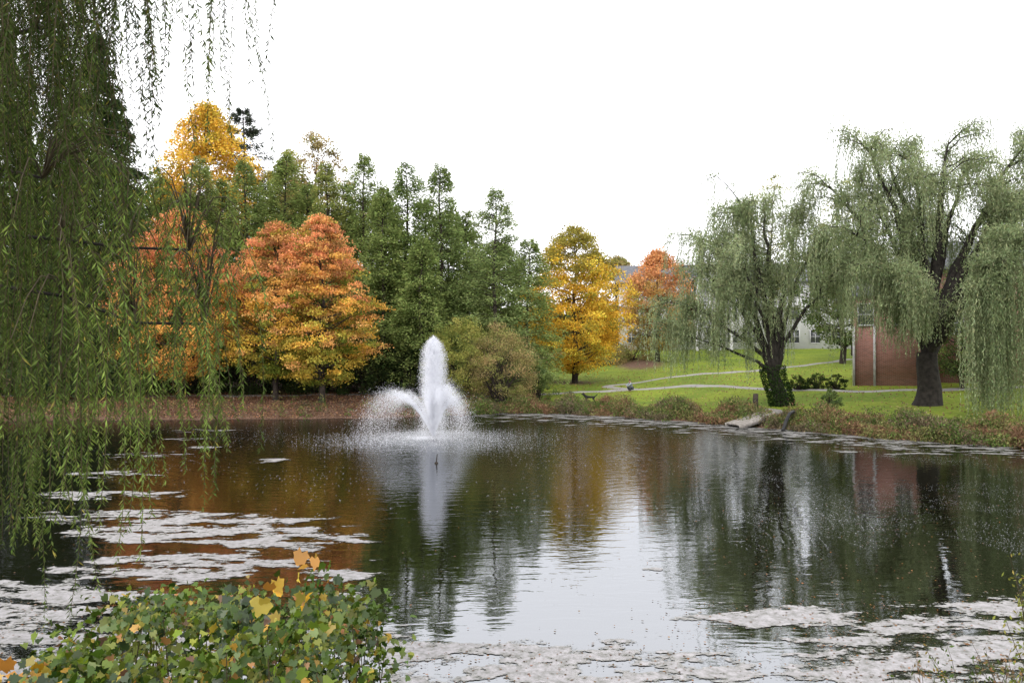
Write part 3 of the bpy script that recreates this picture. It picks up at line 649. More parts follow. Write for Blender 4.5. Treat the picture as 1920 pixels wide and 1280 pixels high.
    link("shoot", G2.mesh("shoot", M_twig, (x0, y0, z0)), e)
near_willow()

# ------------------------------------------------------------------ bank plants, fallen leaves, flecks
def bank():
    k = 3200; i = R.integers(0, len(SHC), k * 6); t = R.random(k * 6)[:, None]; p = A_[i] * (1 - t) + B_[i] * t
    keep = ((p[:, 1] > 26) & (p[:, 0] > -4.5)) | ((p[:, 1] > 30) & (R.random(len(p)) < .08)); p = p[keep]
    seg = B_[i][keep] - A_[i][keep]; nn = nrm(np.stack([seg[:, 1], -seg[:, 0]], -1)); 
    test = sdist(*(p + nn * .3).T) > 0; nn = np.where(test[:, None], nn, -nn)
    p = p + nn * (R.uniform(-.12, 1, len(p)) * 2.7)[:, None]
    n = len(p); z = np.maximum(hgt(p[:, 0], p[:, 1]), -.02)
    nz = np.sin(p[:, 0] * 1.3) + np.sin(p[:, 0] * 3.1 + p[:, 1] * 2) + R.normal(0, .8, n)
    cc = np.where((nz > 1.0)[:, None], np.array([.21, .125, .075]), np.where((nz > 0)[:, None], np.array([.2, .19, .075]), np.where((nz > -1.1)[:, None], np.array([.10, .15, .04]), np.array([.16, .13, .08]))))
    per = 26; ci = np.repeat(np.arange(n), per); m = len(ci); hh = R.uniform(.2, .7, n) * (1 + .45 * np.sin(p[:, 0] * 2.2))
    C = np.stack([p[ci, 0] + R.normal(0, .14, m), p[ci, 1] + R.normal(0, .14, m), z[ci] + hh[ci] * R.uniform(.05, 1, m)], -1)
    U = R.normal(0, .7, (m, 3)) + np.array([0, 0, .7]); V, F = quads(C, R.uniform(.08, .2, m), R.uniform(.02, .07, m), U, up=.3)
    struct("bank_plants", make_mesh("bank_plants", V, F, M_leaf, rep(jit(cc[ci], .28))), "stuff", "low weeds and grasses in green and rust along the shore", "plants")
bank()
def scatter_leaves():
    n = 30000; x = R.uniform(-34, -2, n); y = R.uniform(44, 54, n); s = sdist(x, y); k = s > .1; x, y = x[k], y[k]
    n2 = 6000; x2 = R.uniform(-2, 30, n2); y2 = R.uniform(34, 78, n2); s2 = sdist(x2, y2); k = s2 > 1; x = np.concatenate([x, x2[k]]); y = np.concatenate([y, y2[k]])
    C = np.stack([x, y, hgt(x, y) + .035], -1); V, F = quads(C, .11, .08, up=3)
    c = jit(pick(len(C), [(.22, .13, .085), (.32, .2, .12), (.14, .075, .05), (.4, .27, .1), (.3, .13, .07)], [4, 3, 3, 1, 1]))
    struct("fallen_leaves", make_mesh("fallen_leaves", V, F, M_leaf, rep(c)), "stuff", "brown and tan leaf litter on the bank", "leaves")
    n = 4200; y = 9 + 28 * R.random(n) ** 2.1; x = R.uniform(-.72, .72, n) * y + 0; x = np.where(R.random(n) < .5, np.abs(x) + .5, x); k = (sdist(x, y) < -.2) & ((np.abs(x - 1.5) > 2.5) | (R.random(n) < .3))
    x, y = x[k], y[k]
    n3 = 2400; y3 = R.uniform(8.6, 12.6, n3); x3 = R.uniform(-8, 8, n3); k3 = ((x3 > 2.2) | (x3 < -3) | (y3 < 10.8)) & (sdist(x3, y3) < -.1); x = np.concatenate([x, x3[k3]]); y = np.concatenate([y, y3[k3]])
    C = np.stack([x, y, np.full(len(x), .016)], -1); sz = R.uniform(.015, .055, len(x))
    Nn = nrm(R.normal(0, .14, (len(x), 3)) + np.array([0, 0, 1.])); V, F = quads(C, sz, sz * .6, R.normal(size=(len(x), 3)) * np.array([1, 1, 0]), Nn=Nn)
    c = jit(pick(len(x), [(.16, .11, .07), (.22, .15, .10), (.09, .06, .04), (.28, .13, .05)], [4, 3, 2, 1.4]))
    struct("floating_leaves", make_mesh("floating_leaves", V, F, M_leaf, rep(c)), "stuff", "small tan leaves floating on the pond", "leaves")
scatter_leaves()

# ------------------------------------------------------------------ fountain
def foam_mat():
    m, nt, out = newmat("white_water")
    tc = nt.nodes.new("ShaderNodeTexCoord"); nz = noise_node(nt, 3, 3, tc.outputs["Object"])
    r = ramp(nt, nz.outputs["Fac"], [(.3, (.74, .75, .79)), (.6, (.88, .89, .92))])
    d = nt.nodes.new("ShaderNodeBsdfDiffuse"); t = nt.nodes.new("ShaderNodeBsdfTranslucent"); nt.links.new(r.outputs[0], d.inputs[0]); nt.links.new(r.outputs[0], t.inputs[0])
    ms = nt.nodes.new("ShaderNodeMixShader"); ms.inputs[0].default_value = .5; nt.links.new(d.outputs[0], ms.inputs[1]); nt.links.new(t.outputs[0], ms.inputs[2]); nt.links.new(ms.outputs[0], out.inputs[0]); return m
M_foam = foam_mat()
def droplets(P, s0, s1, U=None):
    n = len(P); s = R.uniform(s0, s1, n); return quads(P, s * (3.2 if U is not None else 1), s, U, up=0)
e = thing("fountain", (FX, FY, 0), "floating pond fountain with tall white jet and arcing sprays", "fountain")
G = Geo(); an = np.linspace(0, 2 * math.pi, 17); G.tube(np.stack([.17 * np.cos(an), .17 * np.sin(an), .0 + 0 * an], -1), .04, 8); G.tube([(0, 0, -.1), (0, 0, .04), (0, 0, .10)], [.08, .06, .03], 10)
for a in an[:-1:2]: G.tube([(0, 0, .01), (.17 * math.cos(a), .17 * math.sin(a), .01)], .012, 4)
link("nozzle", G.mesh("nozzle", M_darkmetal, smooth=True), e)
# tall central jet : narrow at the nozzle, soft rounded plume above
n = 165000; z = 4.3 * R.random(n) ** .8; zn = z / 4.3
prof = (.06 + .50 * sstep(0, 2.2, z)) * np.clip(1 - zn ** 9, 0, 1) ** .5
rr = np.abs(R.normal(0, .55, n)); rr = np.where(rr > 1.25, rr * .5, rr) * prof; a = R.uniform(0, 6.283, n)
ok = R.random(n) < (1 - .35 * zn ** 4)
z = z * (1 + R.normal(0, .014, n))
P = np.stack([rr * np.cos(a) + .02 * R.normal(size=n), rr * np.sin(a) + .02 * R.normal(size=n), z + .05], -1)[ok]
V, F = droplets(P, .006, .016, np.tile([0, 0, 1.], (len(P), 1)) + R.normal(0, .12, (len(P), 3)))
link("water_jet", make_mesh("water_jet", V, F, M_foam), e)
# ring of arcing jets, fanned out in a V
n = 170000; J = 9; JA = np.array([3.05, 3.3, 2.7, .1, -.35, .5, -1.1, 1.3, 4.4]); JW = np.array([2.0, 1.0, 1.0, 1.5, 1.5, 1.2, 1, .8, .8]); j = R.choice(J, n, p=JW / JW.sum()); a = JA[j] + R.normal(0, .06, n); mag = 1 + R.normal(0, .04, n)
JR = np.array([2.9, 2.4, 2.2, 1.55, 1.05, 1.25, .9, 1.0, 1.0]); JZ = np.array([6.0, 5.8, 5.9, 5.6, 6.4, 6.0, 6.2, 5.8, 5.6])
kind = R.random(n); inner = kind < .30; mist = kind > .90
vz = np.where(inner, R.uniform(3.6, 6.6, n), JZ[j]) * mag; vr = np.where(inner, R.uniform(.1, .95, n), JR[j] + R.normal(0, .14, n)) * mag
vr = np.where(mist, vr * R.uniform(.6, 1.4, n), vr); a = np.where(inner, R.uniform(0, 6.283, n), a); a = np.where(mist, a + R.normal(0, .5, n), a)
T = 2 * vz / 9.8; t = T * R.random(n) ** 1.6
P = np.stack([vr * t * np.cos(a) * (1 - .08 * t), vr * t * np.sin(a) * (1 - .08 * t), vz * t - 4.9 * t * t + .06], -1); P += R.normal(0, 1, P.shape) * (.012 + .11 * t ** 1.7)[:, None]
U = np.stack([vr * np.cos(a), vr * np.sin(a), vz - 9.8 * t], -1); kk = P[:, 2] > 0
V, F = droplets(P[kk], .005, .0135, nrm(U[kk]) + R.normal(0, .08, (kk.sum(), 3)))
link("spray", make_mesh("spray", V, F, M_foam), e)
# splash and foam specks, plus white flecks in arcs painted as ripple sparkle
n = 24000; rr = np.abs(R.normal(1.2, 1.8, n)); a = R.uniform(0, 6.283, n); zz = np.abs(R.normal(0, .06, n)) * np.exp(-((rr - 1.3) / 1.1) ** 2) + .012
P = np.stack([FX - .3 + rr * np.cos(a), FY + rr * np.sin(a), zz], -1); V, F = droplets(P, .009, .024)
n = 15000; rr = 2.2 + 15 * R.random(n) ** 2.2; rr = np.round(rr / .42) * .42 + R.normal(0, .09, n); a = R.uniform(0, 6.283, n)
P = np.stack([FX + rr * np.cos(a), FY + rr * np.sin(a), np.full(n, .012)], -1); k = (sdist(P[:, 0], P[:, 1]) < -.3) & (np.sin(P[:, 0] * .9) + np.sin(P[:, 1] * .7 + P[:, 0] * .4) + R.normal(0, .8, n) > 0); P = P[k]
s = R.uniform(.008, .024, len(P)); V2, F2 = quads(P, s * 2.4, s, np.tile([1, 0, 0.], (len(P), 1)), Nn=np.tile([0, 0, 1.], (len(P), 1)))
n = 12000; NC = 34; cxs = R.choice(NC, n); c0 = np.stack([R.uniform(4, 17, NC), R.uniform(13, 25, NC)], -1); r0 = R.uniform(3, 9, NC); a0 = R.uniform(-.6, .9, NC)
a = a0[cxs] + R.uniform(0, .75, n); rr = r0[cxs] + .2 * R.integers(0, 6, n) + R.normal(0, .01, n)
P3 = np.stack([c0[cxs, 0] - 5 + rr * np.cos(a), c0[cxs, 1] - 2 + rr * np.sin(a), np.full(n, .012)], -1); P3 = P3[(sdist(P3[:, 0], P3[:, 1]) < -.3) & (P3[:, 1] > 12) & (P3[:, 0] > P3[:, 1] * .2)]
s = R.uniform(.005, .011, len(P3)); V3, F3 = quads(P3, s * 2.6, s, np.tile([1, 0, 0.], (len(P3), 1)), Nn=np.tile([0, 0, 1.], (len(P3), 1)))
VV = np.concatenate([V, V2, V3]); FF = np.concatenate([F, F2 + len(V), F3 + len(V) + len(V2)])
struct("foam", make_mesh("foam", VV, FF, M_foam), "stuff", "white foam and bubbles, with flecks painted as ripple sparkle", "foam")
G = Geo(); G.tube([(0, 0, -.2), (.01, 0, .12), (.03, 0, .32)], [.02, .022, .015], 6); G.tube([(0, 0, -.03), (0, 0, .02), (0, 0, .06)], [.06, .07, .02], 8)
thing("marker_stake", (-2.6, 27.4, 0), "thin dark stake standing in the water by fountain", "stake", data=G.mesh("marker_stake", M_bark))

# ------------------------------------------------------------------ wooden jetty, stump, pipe
e = thing("wooden_jetty", (12.2, 40.2, -.08), "small weathered plank jetty sloping from bank to water", "jetty")
G = Geo(); sl = math.atan2(.62, 2.5)
for i in range(5):
    G.box((0, -.4 + i * .2, .55), (2.7, .19, .08), ry=-sl)
G.box((0, -.55, .45), (2.7, .08, .24), ry=-sl); G.box((0, .55, .45), (2.7, .08, .24), ry=-sl)
o = link("deck", G.mesh("deck", M_wood), e)
for (sx, yy) in [(-1.1, -.4), (-1.1, .4), (.9, -.4), (.9, .4)]:
    G = Geo(); G.tube([(sx, yy, -.6), (sx, yy, .45 + sx * math.tan(sl))], .06, 7); link("post", G.mesh("post", M_bark), e)
e.rotation_euler = (0, 0, math.radians(22))
G = Geo(); G.tube([(0, 0, -.2), (0, 0, .5), (.02, 0, 1.0), (.02, 0, 1.02)], [.17, .15, .14, .01], 9)
thing("tree_stump", (13.2, 43.2, hz(13.2, 43.2)), "dark upright tree stump on the bank", "stump", data=G.mesh("tree_stump", M_bark, smooth=True))
G = Geo(); G.tube([(-.5, -.9, -.45), (0, 0, 0), (.35, .6, .25), (.8, 1.3, .3)], .09, 8)
thing("drain_pipe", (13.3, 38.6, .45), "dark drain pipe running down the bank", "pipe", data=G.mesh("drain_pipe", M_darkmetal, smooth=True))

# ------------------------------------------------------------------ buildings
def window_mesh(w, h):
    G = Geo(); G.box((0, -.01, 0), (w, .04, h)); gm = G.mesh("glass", M_glass)
    G = Geo(); fw = .08
    for sx in (-1, 1): G.box((sx * (w / 2 + fw / 2), -.03, 0), (fw, .12, h + 2 * fw))
    for sz in (-1, 1): G.box((0, -.032, sz * (h / 2 + fw / 2)), (w, .12, fw))
    G.box((0, -.045, 0), (.05, .03, h)); G.box((0, -.047, 0), (w, .03, .05))
    return gm, G.mesh("frame", M_white)
def put_window(parent, p, gm, fm, rz=0):
    w = bpy.data.objects.new("window", None); COL.objects.link(w); w.parent = parent; w.location = p; w.rotation_euler[2] = rz
    link("glass", gm, w); link("frame", fm, w)
def gable(G, x0, x1, y0, y1, z0, z1, ov=.5, axis='x', th=.18):
    if axis == 'x':
        ym = (y0 + y1) / 2; pr = [(y0 - ov, z0 - .25), (ym, z1), (y1 + ov, z0 - .25), (y1 + ov, z0 - .25 - th), (ym, z1 - th), (y0 - ov, z0 - .25 - th)]
        V = [(x0 - ov, a, b) for a, b in pr] + [(x1 + ov, a, b) for a, b in pr]
    else:
        xm = (x0 + x1) / 2; pr = [(x0 - ov, z0 - .25), (xm, z1), (x1 + ov, z0 - .25), (x1 + ov, z0 - .25 - th), (xm, z1 - th), (x0 - ov, z0 - .25 - th)]
        V = [(a, y0 - ov, b) for a, b in pr] + [(a, y1 + ov, b) for a, b in pr]
    Fs = [[i, (i + 1) % 6, 6 + (i + 1) % 6, 6 + i] for i in range(6)] + [[0, 1, 4, 5], [1, 2, 3, 4], [6, 7, 10, 11], [7, 8, 9, 10]]
    G.add(V, Fs)
def gable_wall(G, x, y0, y1, z0, z1, axis='x'):
    ym = (y0 + y1) / 2
    for s in (-.1, .1):
        if axis == 'x': G.add([(x + s, y0, z0), (x + s, ym, z1), (x + s, y1, z0), (x + s, ym, z0)], [[0, 3, 2, 1]])
        else: G.add([(y0, x + s, z0), (ym, x + s, z1), (y1, x + s, z0), (ym, x + s, z0)], [[0, 3, 2, 1]])

bx, by = 13.4, 100.0; bz = hz(24, 100) - .1
e = thing("white_building", (bx, by, bz), "long white three storey apartment building with grey roof", "building"); e.rotation_euler[2] = math.radians(-8)
Lb, Db, Hb = 33, 12, 8.6
G = Geo(); G.box((Lb / 2, Db / 2, Hb / 2 - .5), (Lb, Db, Hb + 1)); gable_wall(G, 0.1, 0, Db, Hb, Hb + 2.1); gable_wall(G, Lb - .1, 0, Db, Hb, Hb + 2.1)
link("wall", G.mesh("wall", M_white), e)
G = Geo(); gable(G, 0, Lb, 0, Db, Hb, Hb + 2.5); link("roof", G.mesh("roof", M_roof), e)
gm, fm = window_mesh(1.1, 1.5)
for fl in range(3):
    for k in range(13):
        xx = 1.6 + k * 2.45
        if abs(xx - 11.5) < 1.8: continue
        put_window(e, (xx, -.02, 1.6 + fl * 2.8), gm, fm)
G = Geo(); G.box((11.5, -1.1, 8.3), (4.6, 2.2, .5)); gable_wall(G, -2.1, 9.3, 13.7, 8.55, 10.0, 'y'); link("portico", G.mesh("portico", M_white), e)
G = Geo(); gable(G, 9.2, 13.8, -2.2, 3, 8.8, 10.3, .25, 'y', .12); link("portico_roof", G.mesh("portico_roof", M_roof), e)
for xx in (9.5, 11.0, 12.1, 13.5):
    G = Geo(); G.tube([(xx, -1.95, -.6), (xx, -1.95, 8.05)], .2, 10); link("column", G.mesh("column", M_white, smooth=True), e)
G = Geo(); G.box((11.5, -.05, 1.1), (1.2, .1, 2.3)); link("door", G.mesh("door", M_darkmetal), e)

bx, by = 23.6, 55.0; bz = hz(25, 55) - .05
e = thing("brick_building", (bx, by, bz), "red brick building with white posts and grey roof", "building"); e.rotation_euler[2] = math.radians(-24)
G = Geo(); G.box((2.2, 4, 3.0), (4.4, 8, 6.6)); G.box((13.4, 8.5, 3.9), (18, 12, 8.6))
gable_wall(G, 4.55, 2.5, 14.5, 8.2, 10.0); link("wall", G.mesh("wall", M_brick), e)
G = Geo(); gable(G, 4.4, 22.4, 2.5, 14.5, 8.4, 10.6); link("roof", G.mesh("roof", M_roof), e)
G = Geo(); gable(G, 0, 4.2, 0, 8, 6.5, 7.4, .25, 'x', .12); link("wing_roof", G.mesh("wing_roof", M_roof), e)
for xx in (0.0, 1.3, 4.4):
    G = Geo(); G.box((xx, -.12, 1.9), (.15, .16, 4.4)); link("post", G.mesh("post", M_post), e)
gm, fm = window_mesh(.9, 1.4)
for p in [(.75, -.02, 4.9), (3.1, -.02, 4.9)]: put_window(e, p, gm, fm)
for fl in (1, 2):
    for k in range(6): put_window(e, (6.4 + k * 2.8, 2.48, 1.7 + fl * 2.6), gm, fm)

# distant woods
def woods():
    C = []; cols = []
    for k in range(420):
        a = R.uniform(-1.1, 1.1); d = R.uniform(135, 210); x = math.sin(a) * d; y = math.cos(a) * d; h0 = hz(x, y); 
        H = R.uniform(5, 9) if x > -10 else R.uniform(9, 17); n = 260
        off = nrm(R.normal(size=(n, 3))) * R.uniform(.5, 1, (n, 1)); P = np.array([x, y, h0 + H * .5]) + off * np.array([6, 6, H * .52]); P[:, 2] = np.maximum(P[:, 2], h0)
        C.append(P); c = np.array([(.07, .09, .035), (.13, .11, .05), (.2, .12, .05), (.05, .075, .03)][R.choice(4, p=[.4, .25, .1, .25])]); cols.append(np.tile(c, (n, 1)))
    C = np.concatenate(C); V, F = quads(C, 1.3, .9, up=.4); struct("distant_woods", make_mesh("distant_woods", V, F, M_leaf, rep(jit(np.concatenate(cols), .25))), "stuff", "distant autumn woodland beyond the lawns", "woods")
woods()

# ------------------------------------------------------------------ dog and person
def skin_obj(name, verts, edges, radii, mat, root=0, sub=2):
    m = bpy.data.meshes.new(name); m.from_pydata(verts, edges, []); m.materials.append(mat)
    o = bpy.data.objects.new(name, m); COL.objects.link(o)
    md = o.modifiers.new("Skin", 'SKIN'); md.use_smooth_shade = True
    for i, r in enumerate(radii): 
        m.skin_vertices[0].data[i].radius = (r, r) if not isinstance(r, tuple) else r
    m.skin_vertices[0].data[root].use_root = True
    s = o.modifiers.new("Sub", 'SUBSURF'); s.levels = sub; s.render_levels = sub
    return o
M_fur = simple_mat("black_fur", (.006, .006, .006), (.018, .016, .015), 12, .8)
dv = [(0, 0, .40), (.16, 0, .41), (.30, 0, .42), (-.14, 0, .40), (-.26, 0, .40),
      (.40, 0, .52), (.46, 0, .62), (.56, 0, .61), (.64, 0, .585),
      (-.36, 0, .46), (-.47, 0, .56), (-.52, 0, .64),
      (.27, .09, .30), (.28, .09, .16), (.27, .09, .03), (.31, .09, .015),
      (.27, -.09, .30), (.24, -.09, .17), (.26, -.09, .03), (.30, -.09, .015),
      (-.22, .09, .28), (-.32, .09, .16), (-.28, .09, .03), (-.24, .09, .015),
      (-.20, -.09, .28), (-.28, -.09, .16), (-.23, -.09, .03), (-.19, -.09, .015),
      (.45, .045, .70), (.45, -.045, .70)]
de = [(0, 1), (1, 2), (0, 3), (3, 4), (2, 5), (5, 6), (6, 7), (7, 8), (4, 9), (9, 10), (10, 11), (2, 12), (12, 13), (13, 14), (14, 15), (2, 16), (16, 17), (17, 18), (18, 19),
      (4, 20), (20, 21), (21, 22), (22, 23), (4, 24), (24, 25), (25, 26), (26, 27), (6, 28), (6, 29)]
dr = [.085, .10, .115, .08, .09, .075, .075, .045, .028, .035, .028, .012] + [.05, .028, .022, .024] * 2 + [.06, .03, .022, .024] * 2 + [.018, .018]
dog = skin_obj("dog", dv, de, dr, M_fur); dog.location = (5.0, 51.0, hz(5.0, 51.0)); dog.rotation_euler[2] = math.radians(172); dog.scale = (.9,) * 3
dog["label"] = "black dog with pricked ears standing on the lawn"; dog["category"] = "dog"

M_jacket = simple_mat("pale_blue_jacket", (.24, .27, .32), (.32, .35, .40), 9, .8)
M_jeans = simple_mat("dark_trousers", (.05, .055, .075), (.07, .08, .1), 9, .85)
M_skin = simple_mat("skin", (.32, .19, .13), (.36, .22, .16), 9, .5)
M_hair = simple_mat("brown_hair", (.03, .018, .01), (.06, .035, .02), 20, .6)
pb = [(0, 0, .33), (.06, 0, .5), (.13, 0, .68), (.16, 0, .80), (.19, 0, .88), (.20, 0, .97),
      (.13, .17, .73), (.32, .2, .55), (.5, .1, .48), (.56, .08, .47), (.13, -.17, .73), (.32, -.2, .55), (.5, -.1, .48), (.56, -.08, .47),
      (.0, .1, .31), (.34, .14, .42), (.1, .13, .08), (.24, .14, .04), (.0, -.1, .31), (.34, -.14, .42), (.1, -.13, .08), (.24, -.14, .04)]
pe = [(0, 1), (1, 2), (2, 3), (3, 4), (4, 5), (2, 6), (6, 7), (7, 8), (8, 9), (2, 10), (10, 11), (11, 12), (12, 13), (0, 14), (14, 15), (15, 16), (16, 17), (0, 18), (18, 19), (19, 20), (20, 21)]
prr = [.13, .12, .13, .05, .08, .085, .06, .045, .033, .03, .06, .045, .033, .03, .1, .065, .045, .04, .1, .065, .045, .04]
per = skin_obj("person", pb, pe, prr, M_skin); per.location = (9.0, 60.0, hz(9.0, 60.0)); per.rotation_euler[2] = math.radians(200); per.scale = (.9,) * 3
per["label"] = "person in pale blue jacket crouching beside the path"; per["category"] = "person"
jv = [pb[i] for i in (0, 1, 2, 6, 7, 8, 10, 11, 12)]; je = [(0, 1), (1, 2), (2, 3), (3, 4), (4, 5), (2, 6), (6, 7), (7, 8)]
j = skin_obj("jacket", jv, je, [.15, .14, .15, .075, .058, .045, .075, .058, .045], M_jacket); j.parent = per
tv = [pb[i] for i in (0, 14, 15, 16, 18, 19, 20)]; te = [(0, 1), (1, 2), (2, 3), (0, 4), (4, 5), (5, 6)]
tt = skin_obj("trousers", tv, te, [.14, .11, .078, .055, .11, .078, .055], M_jeans); tt.parent = per
hh = skin_obj("hair", [(.16, 0, .93), (.18, 0, 1.0), (.21, 0, 1.03)], [(0, 1), (1, 2)], [.075, .09, .07], M_hair); hh.parent = per

# ------------------------------------------------------------------ near plants
def lobed(P, size, Nn, U):
    ang = np.radians([-90, -55, -35, -5, 18, 45, 65, 90, 115, 135, 162, 185, 215, 235]); rad = np.array([.14, .42, .36, .52, .40, .5, .42, .64, .42, .5, .40, .52, .36, .42])
    n = len(P); U = nrm(U - Nn * (U * Nn).sum(1, keepdims=True)); W = np.cross(Nn, U)
    rr = rad[None] * R.uniform(.85, 1.15, (n, 14))
    X = rr * np.cos(ang) * R.uniform(.7, 1.05, (n, 1)); Y = rr * np.sin(ang); cu = R.uniform(-1.1, .6, (n, 1)); Z = cu * X ** 2 - .5 * Y ** 2 + .3 * np.abs(X) + R.normal(0, .035, (n, 14))
    V = P[:, None] + size[:, None, None] * (X[..., None] * W[:, None] + Y[..., None] * U[:, None] + Z[..., None] * Nn[:, None])
    return V.reshape(-1, 3), np.arange(14 * n).reshape(-1, 14)
def vine_bush():
    cx, cy = -1.55, 3.75; z0 = hz(cx, cy) - .1
    e = thing("vine_bush", (cx, cy, z0), "leafy vine bush with green and yellow lobed leaves", "shrub")
    prof_x = np.array([-2.4, -2.25, -2.05, -1.8, -1.45, -1.2, -.98, -.8, -.68, -.56]); prof_z = np.array([2.30, 2.46, 2.74, 2.86, 2.78, 2.88, 2.98, 2.86, 2.72, 2.3])
    ncl = 500; X = R.uniform(-2.5, -.60, ncl); Y = R.uniform(3.2, 4.5, ncl); top = np.interp(X, prof_x, prof_z) - .35 * np.abs(Y - 3.75) ** 1.5 - .03 + R.normal(0, .035, ncl)
    t = R.uniform(0, 1, ncl) ** .5; g = hgt(X, Y); C = np.stack([X, Y, g + (np.maximum(top, g + .05) - g) * t - .02], -1)
    per = 25; ci = np.repeat(np.arange(ncl), per); n = len(ci); P = C[ci] + R.normal(0, 1, (n, 3)) * np.array([.07, .08, .042]); 
    csz = R.uniform(.7, 1.3, ncl); sz = R.uniform(.022, .056, n) * csz[ci]; cn = R.normal(0, .45, (ncl, 3)); Nn = nrm(R.normal(0, .6, (n, 3)) + cn[ci] + np.array([0, -.45, .8])); U = R.normal(0, .5, (n, 3)) + np.array([0, -.4, -.6])
    cc = pick(ncl, [(.022, .05, .006), (.055, .10, .009), (.115, .17, .014), (.19, .21, .024)], [3.5, 6, 4.5, 1.8])
    lf = np.clip((-X - 1.3) / 1.2, 0, 1)
    col = cc[ci]; o_ = R.random(n) < .12 + .12 * lf[ci]; col[o_] = pick(o_.sum(), [(.18, .2, .03), (.34, .27, .04), (.46, .29, .04), (.34, .16, .05), (.14, .08, .04)], [4, 3, 1.6, 1.2, 1])
    yw = [(-2.12, 3.5, 2.54, 7), (-2.25, 3.5, 2.42, 7), (-1.9, 3.45, 2.52, 6), (-2.0, 3.4, 2.46, 5), (-1.75, 3.45, 2.5, 4), (-1.02, 3.7, 2.98, 6), (-1.05, 3.5, 2.76, 2), (-.93, 3.6, 2.91, 4), (-2.35, 3.6, 2.36, 4), (-1.15, 3.6, 2.88, 3), (-1.6, 3.4, 2.62, 2)]
    for (yx, yy, yz, k) in yw:
        P = np.concatenate([P, np.array([yx, yy, yz]) + R.normal(0, .05, (k, 3))]); sz = np.concatenate([sz, R.uniform(.05, .105, k)])
        Nn = np.concatenate([Nn, nrm(R.normal(0, .55, (k, 3)) + np.array([0, -1, .5]))]); U = np.concatenate([U, R.normal(0, .5, (k, 3)) + np.array([0, -.3, -.8])])
        col = np.concatenate([col, pick(k, [(.52, .30, .02), (.44, .19, .03), (.36, .27, .04)], [2, 1.2, 1])])
    V, F = lobed(P, sz, Nn, U)
    lc2 = rep(jit(col, .22), 14) * np.tile(np.array([.8, 1.05, .85, 1.1, .9, 1.05, .85, 1.1, .85, 1.05, .9, 1.1, .85, 1.05]), len(P))[:, None]
    link("foliage", make_mesh("foliage", V - np.array([cx, cy, z0]), F, M_leafvine, lc2), e)
    G = Geo()
    for k in range(0, ncl, 3):
        b = np.array([C[k, 0] + R.normal(0, .15), C[k, 1] + R.normal(0, .1), hz(C[k, 0], C[k, 1]) - .05]); s = np.linspace(0, 1, 5)[:, None]; p = b * (1 - s) + C[k] * s; p[1:4] += R.normal(0, .03, (3, 3)); G.tube(p, np.linspace(.007, .0025, 5), 4)
    link("stem", G.mesh("stem", M_twig, (cx, cy, z0)), e)
vine_bush()
def sprig(x, y, H, n_st, spread, leafs, colset, label, name="weed_plant", group=None, per=16):
    z0 = hz(x, y); e = thing(name, (x, y, z0), label, "plant", group); G = Geo(); Ps = []; Us = []
    for k in range(n_st):
        a = R.uniform(0, 6.283); r = spread * R.random(); tip = np.array([x + r * math.cos(a), y + r * math.sin(a) * .7, z0 + H * R.uniform(.5, 1)]); b = np.array([x + R.normal(0, .1 * spread), y + R.normal(0, .1 * spread), z0 - .05])
        s = np.linspace(0, 1, 6)[:, None]; p = b * (1 - s) + tip * s; p[:, 2] += .1 * H * np.sin(s[:, 0] * 3.14); p[1:5] += R.normal(0, .02, (4, 3)); G.tube(p, np.linspace(.006, .002, 6), 3)
        q = R.uniform(.3, 1, per); i0 = np.minimum((q * 5).astype(int), 4); f = (q * 5 - i0)[:, None]; Ps.append(p[i0] * (1 - f) + p[i0 + 1] * f + R.normal(0, .025, (per, 3))); Us.append(R.normal(0, .6, (per, 3)) + np.array([0, 0, .4]))
    P = np.concatenate(Ps); V, F = quads(P, leafs * R.uniform(.6, 1.3, len(P)), leafs * .4, np.concatenate(Us), up=.6)
    link("stem", G.mesh("stem", M_twig, (x, y, z0)), e)
    link("foliage", make_mesh("foliage", V - np.array([x, y, z0]), F, M_leafnear, rep(jit(pick(len(P), colset, [3, 2, 1])))), e)
gset = [(.08, .12, .03), (.16, .18, .045), (.3, .22, .06)]; bset = [(.17, .12, .07), (.1, .13, .04), (.28, .17, .08)]; yset = [(.2, .21, .045), (.12, .15, .035), (.3, .25, .06)]
grp = "weeds along the near bank"
for (x, y, H, ns, sp) in [(2.9, 7.0, .95, 9, .35), (3.5, 7.3, 1.0, 10, .4), (4.0, 7.6, 1.0, 10, .45), (4.5, 7.8, 1.1, 12, .5), (5.0, 8.0, 1.1, 12, .5), (5.4, 8.2, 1.1, 14, .5), (5.9, 8.3, 1.2, 14, .5)]:
    sprig(x, y, H, ns, sp, .06, bset if R.random() < .5 else gset, "thin twiggy weeds with small leaves on bank", group=grp, per=22)
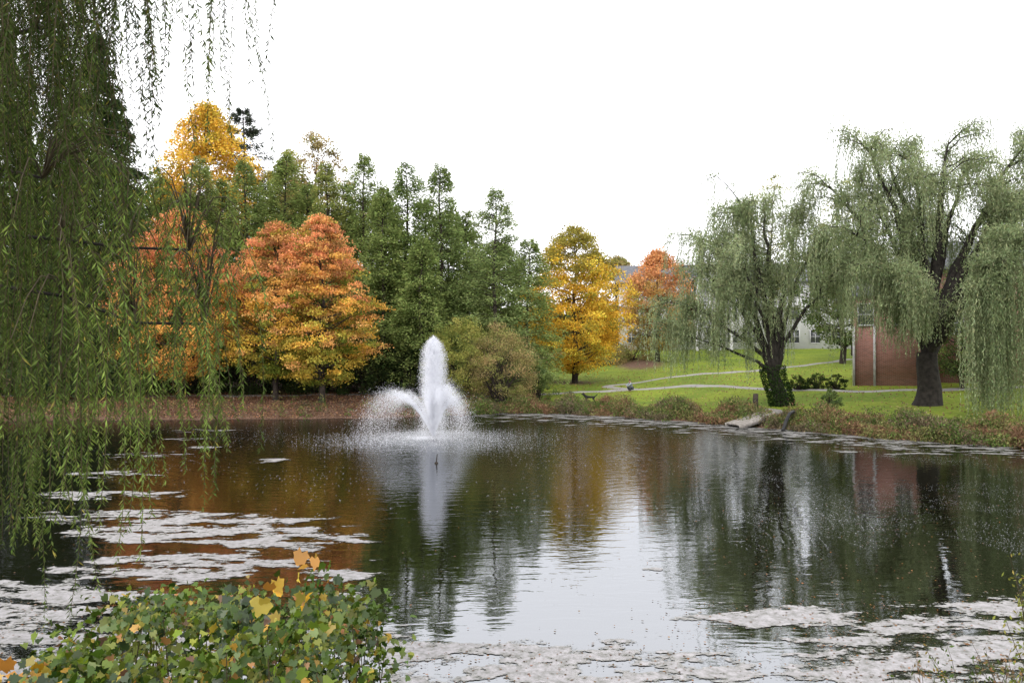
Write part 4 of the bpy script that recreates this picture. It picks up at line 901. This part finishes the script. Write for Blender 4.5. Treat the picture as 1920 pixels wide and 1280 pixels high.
sprig(3.8, 5.6, 1.85, 50, .34, .04, yset, "yellow green leafy weed growing on the bank", per=60)
sprig(4.35, 6.4, 1.9, 50, .4, .04, yset, "yellow green leafy weed growing on the bank", per=60)
for (x, y, H) in [(-2.75, 4.3, .6), (-2.6, 4.9, .6), (-.75, 4.2, .5)]:
    sprig(x, y, H, 14, .3, .05, gset, "small green weeds beside vine bush", group=grp)

# ------------------------------------------------------------------ light, sky, camera
w = bpy.data.worlds.new("World"); S.world = w; w.use_nodes = True; nt = w.node_tree; nt.nodes.clear()
out = nt.nodes.new("ShaderNodeOutputWorld"); bg = nt.nodes.new("ShaderNodeBackground")
sky = nt.nodes.new("ShaderNodeTexSky"); sky.sky_type = 'NISHITA'; sky.sun_disc = False; sky.sun_elevation = math.radians(48); sky.sun_rotation = math.radians(-150)
sc = nt.nodes.new("ShaderNodeVectorMath"); sc.operation = 'SCALE'; sc.inputs["Scale"].default_value = .1; nt.links.new(sky.outputs[0], sc.inputs[0])
mx = nt.nodes.new("ShaderNodeMix"); mx.data_type = 'RGBA'; mx.inputs[0].default_value = .9; nt.links.new(sc.outputs[0], mx.inputs[6]); mx.inputs[7].default_value = (1.0, .985, 1.0, 1)
nt.links.new(mx.outputs[2], bg.inputs[0]); bg.inputs[1].default_value = 2.4; nt.links.new(bg.outputs[0], out.inputs[0])
sun = bpy.data.lights.new("sun", 'SUN'); sun.energy = 1.5; sun.angle = math.radians(20); sun.color = (1, .95, .88)
so = link("sun", sun); el, az = math.radians(48), math.radians(-150)
dirv = Vector((math.sin(az) * math.cos(el), math.cos(az) * math.cos(el), math.sin(el))); so.rotation_euler = dirv.to_track_quat('Z', 'Y').to_euler()
cam = bpy.data.cameras.new("camera"); cam.lens = 28.0; cam.sensor_width = 36; cam.clip_end = 5000; cam.clip_start = .05
co = link("camera", cam, None, (0, 0, 4.0)); co.rotation_euler = (math.radians(90 + .384), 0, 0); S.camera = co
S.view_settings.view_transform = 'Standard'; S.view_settings.look = 'None'; S.view_settings.exposure = 0
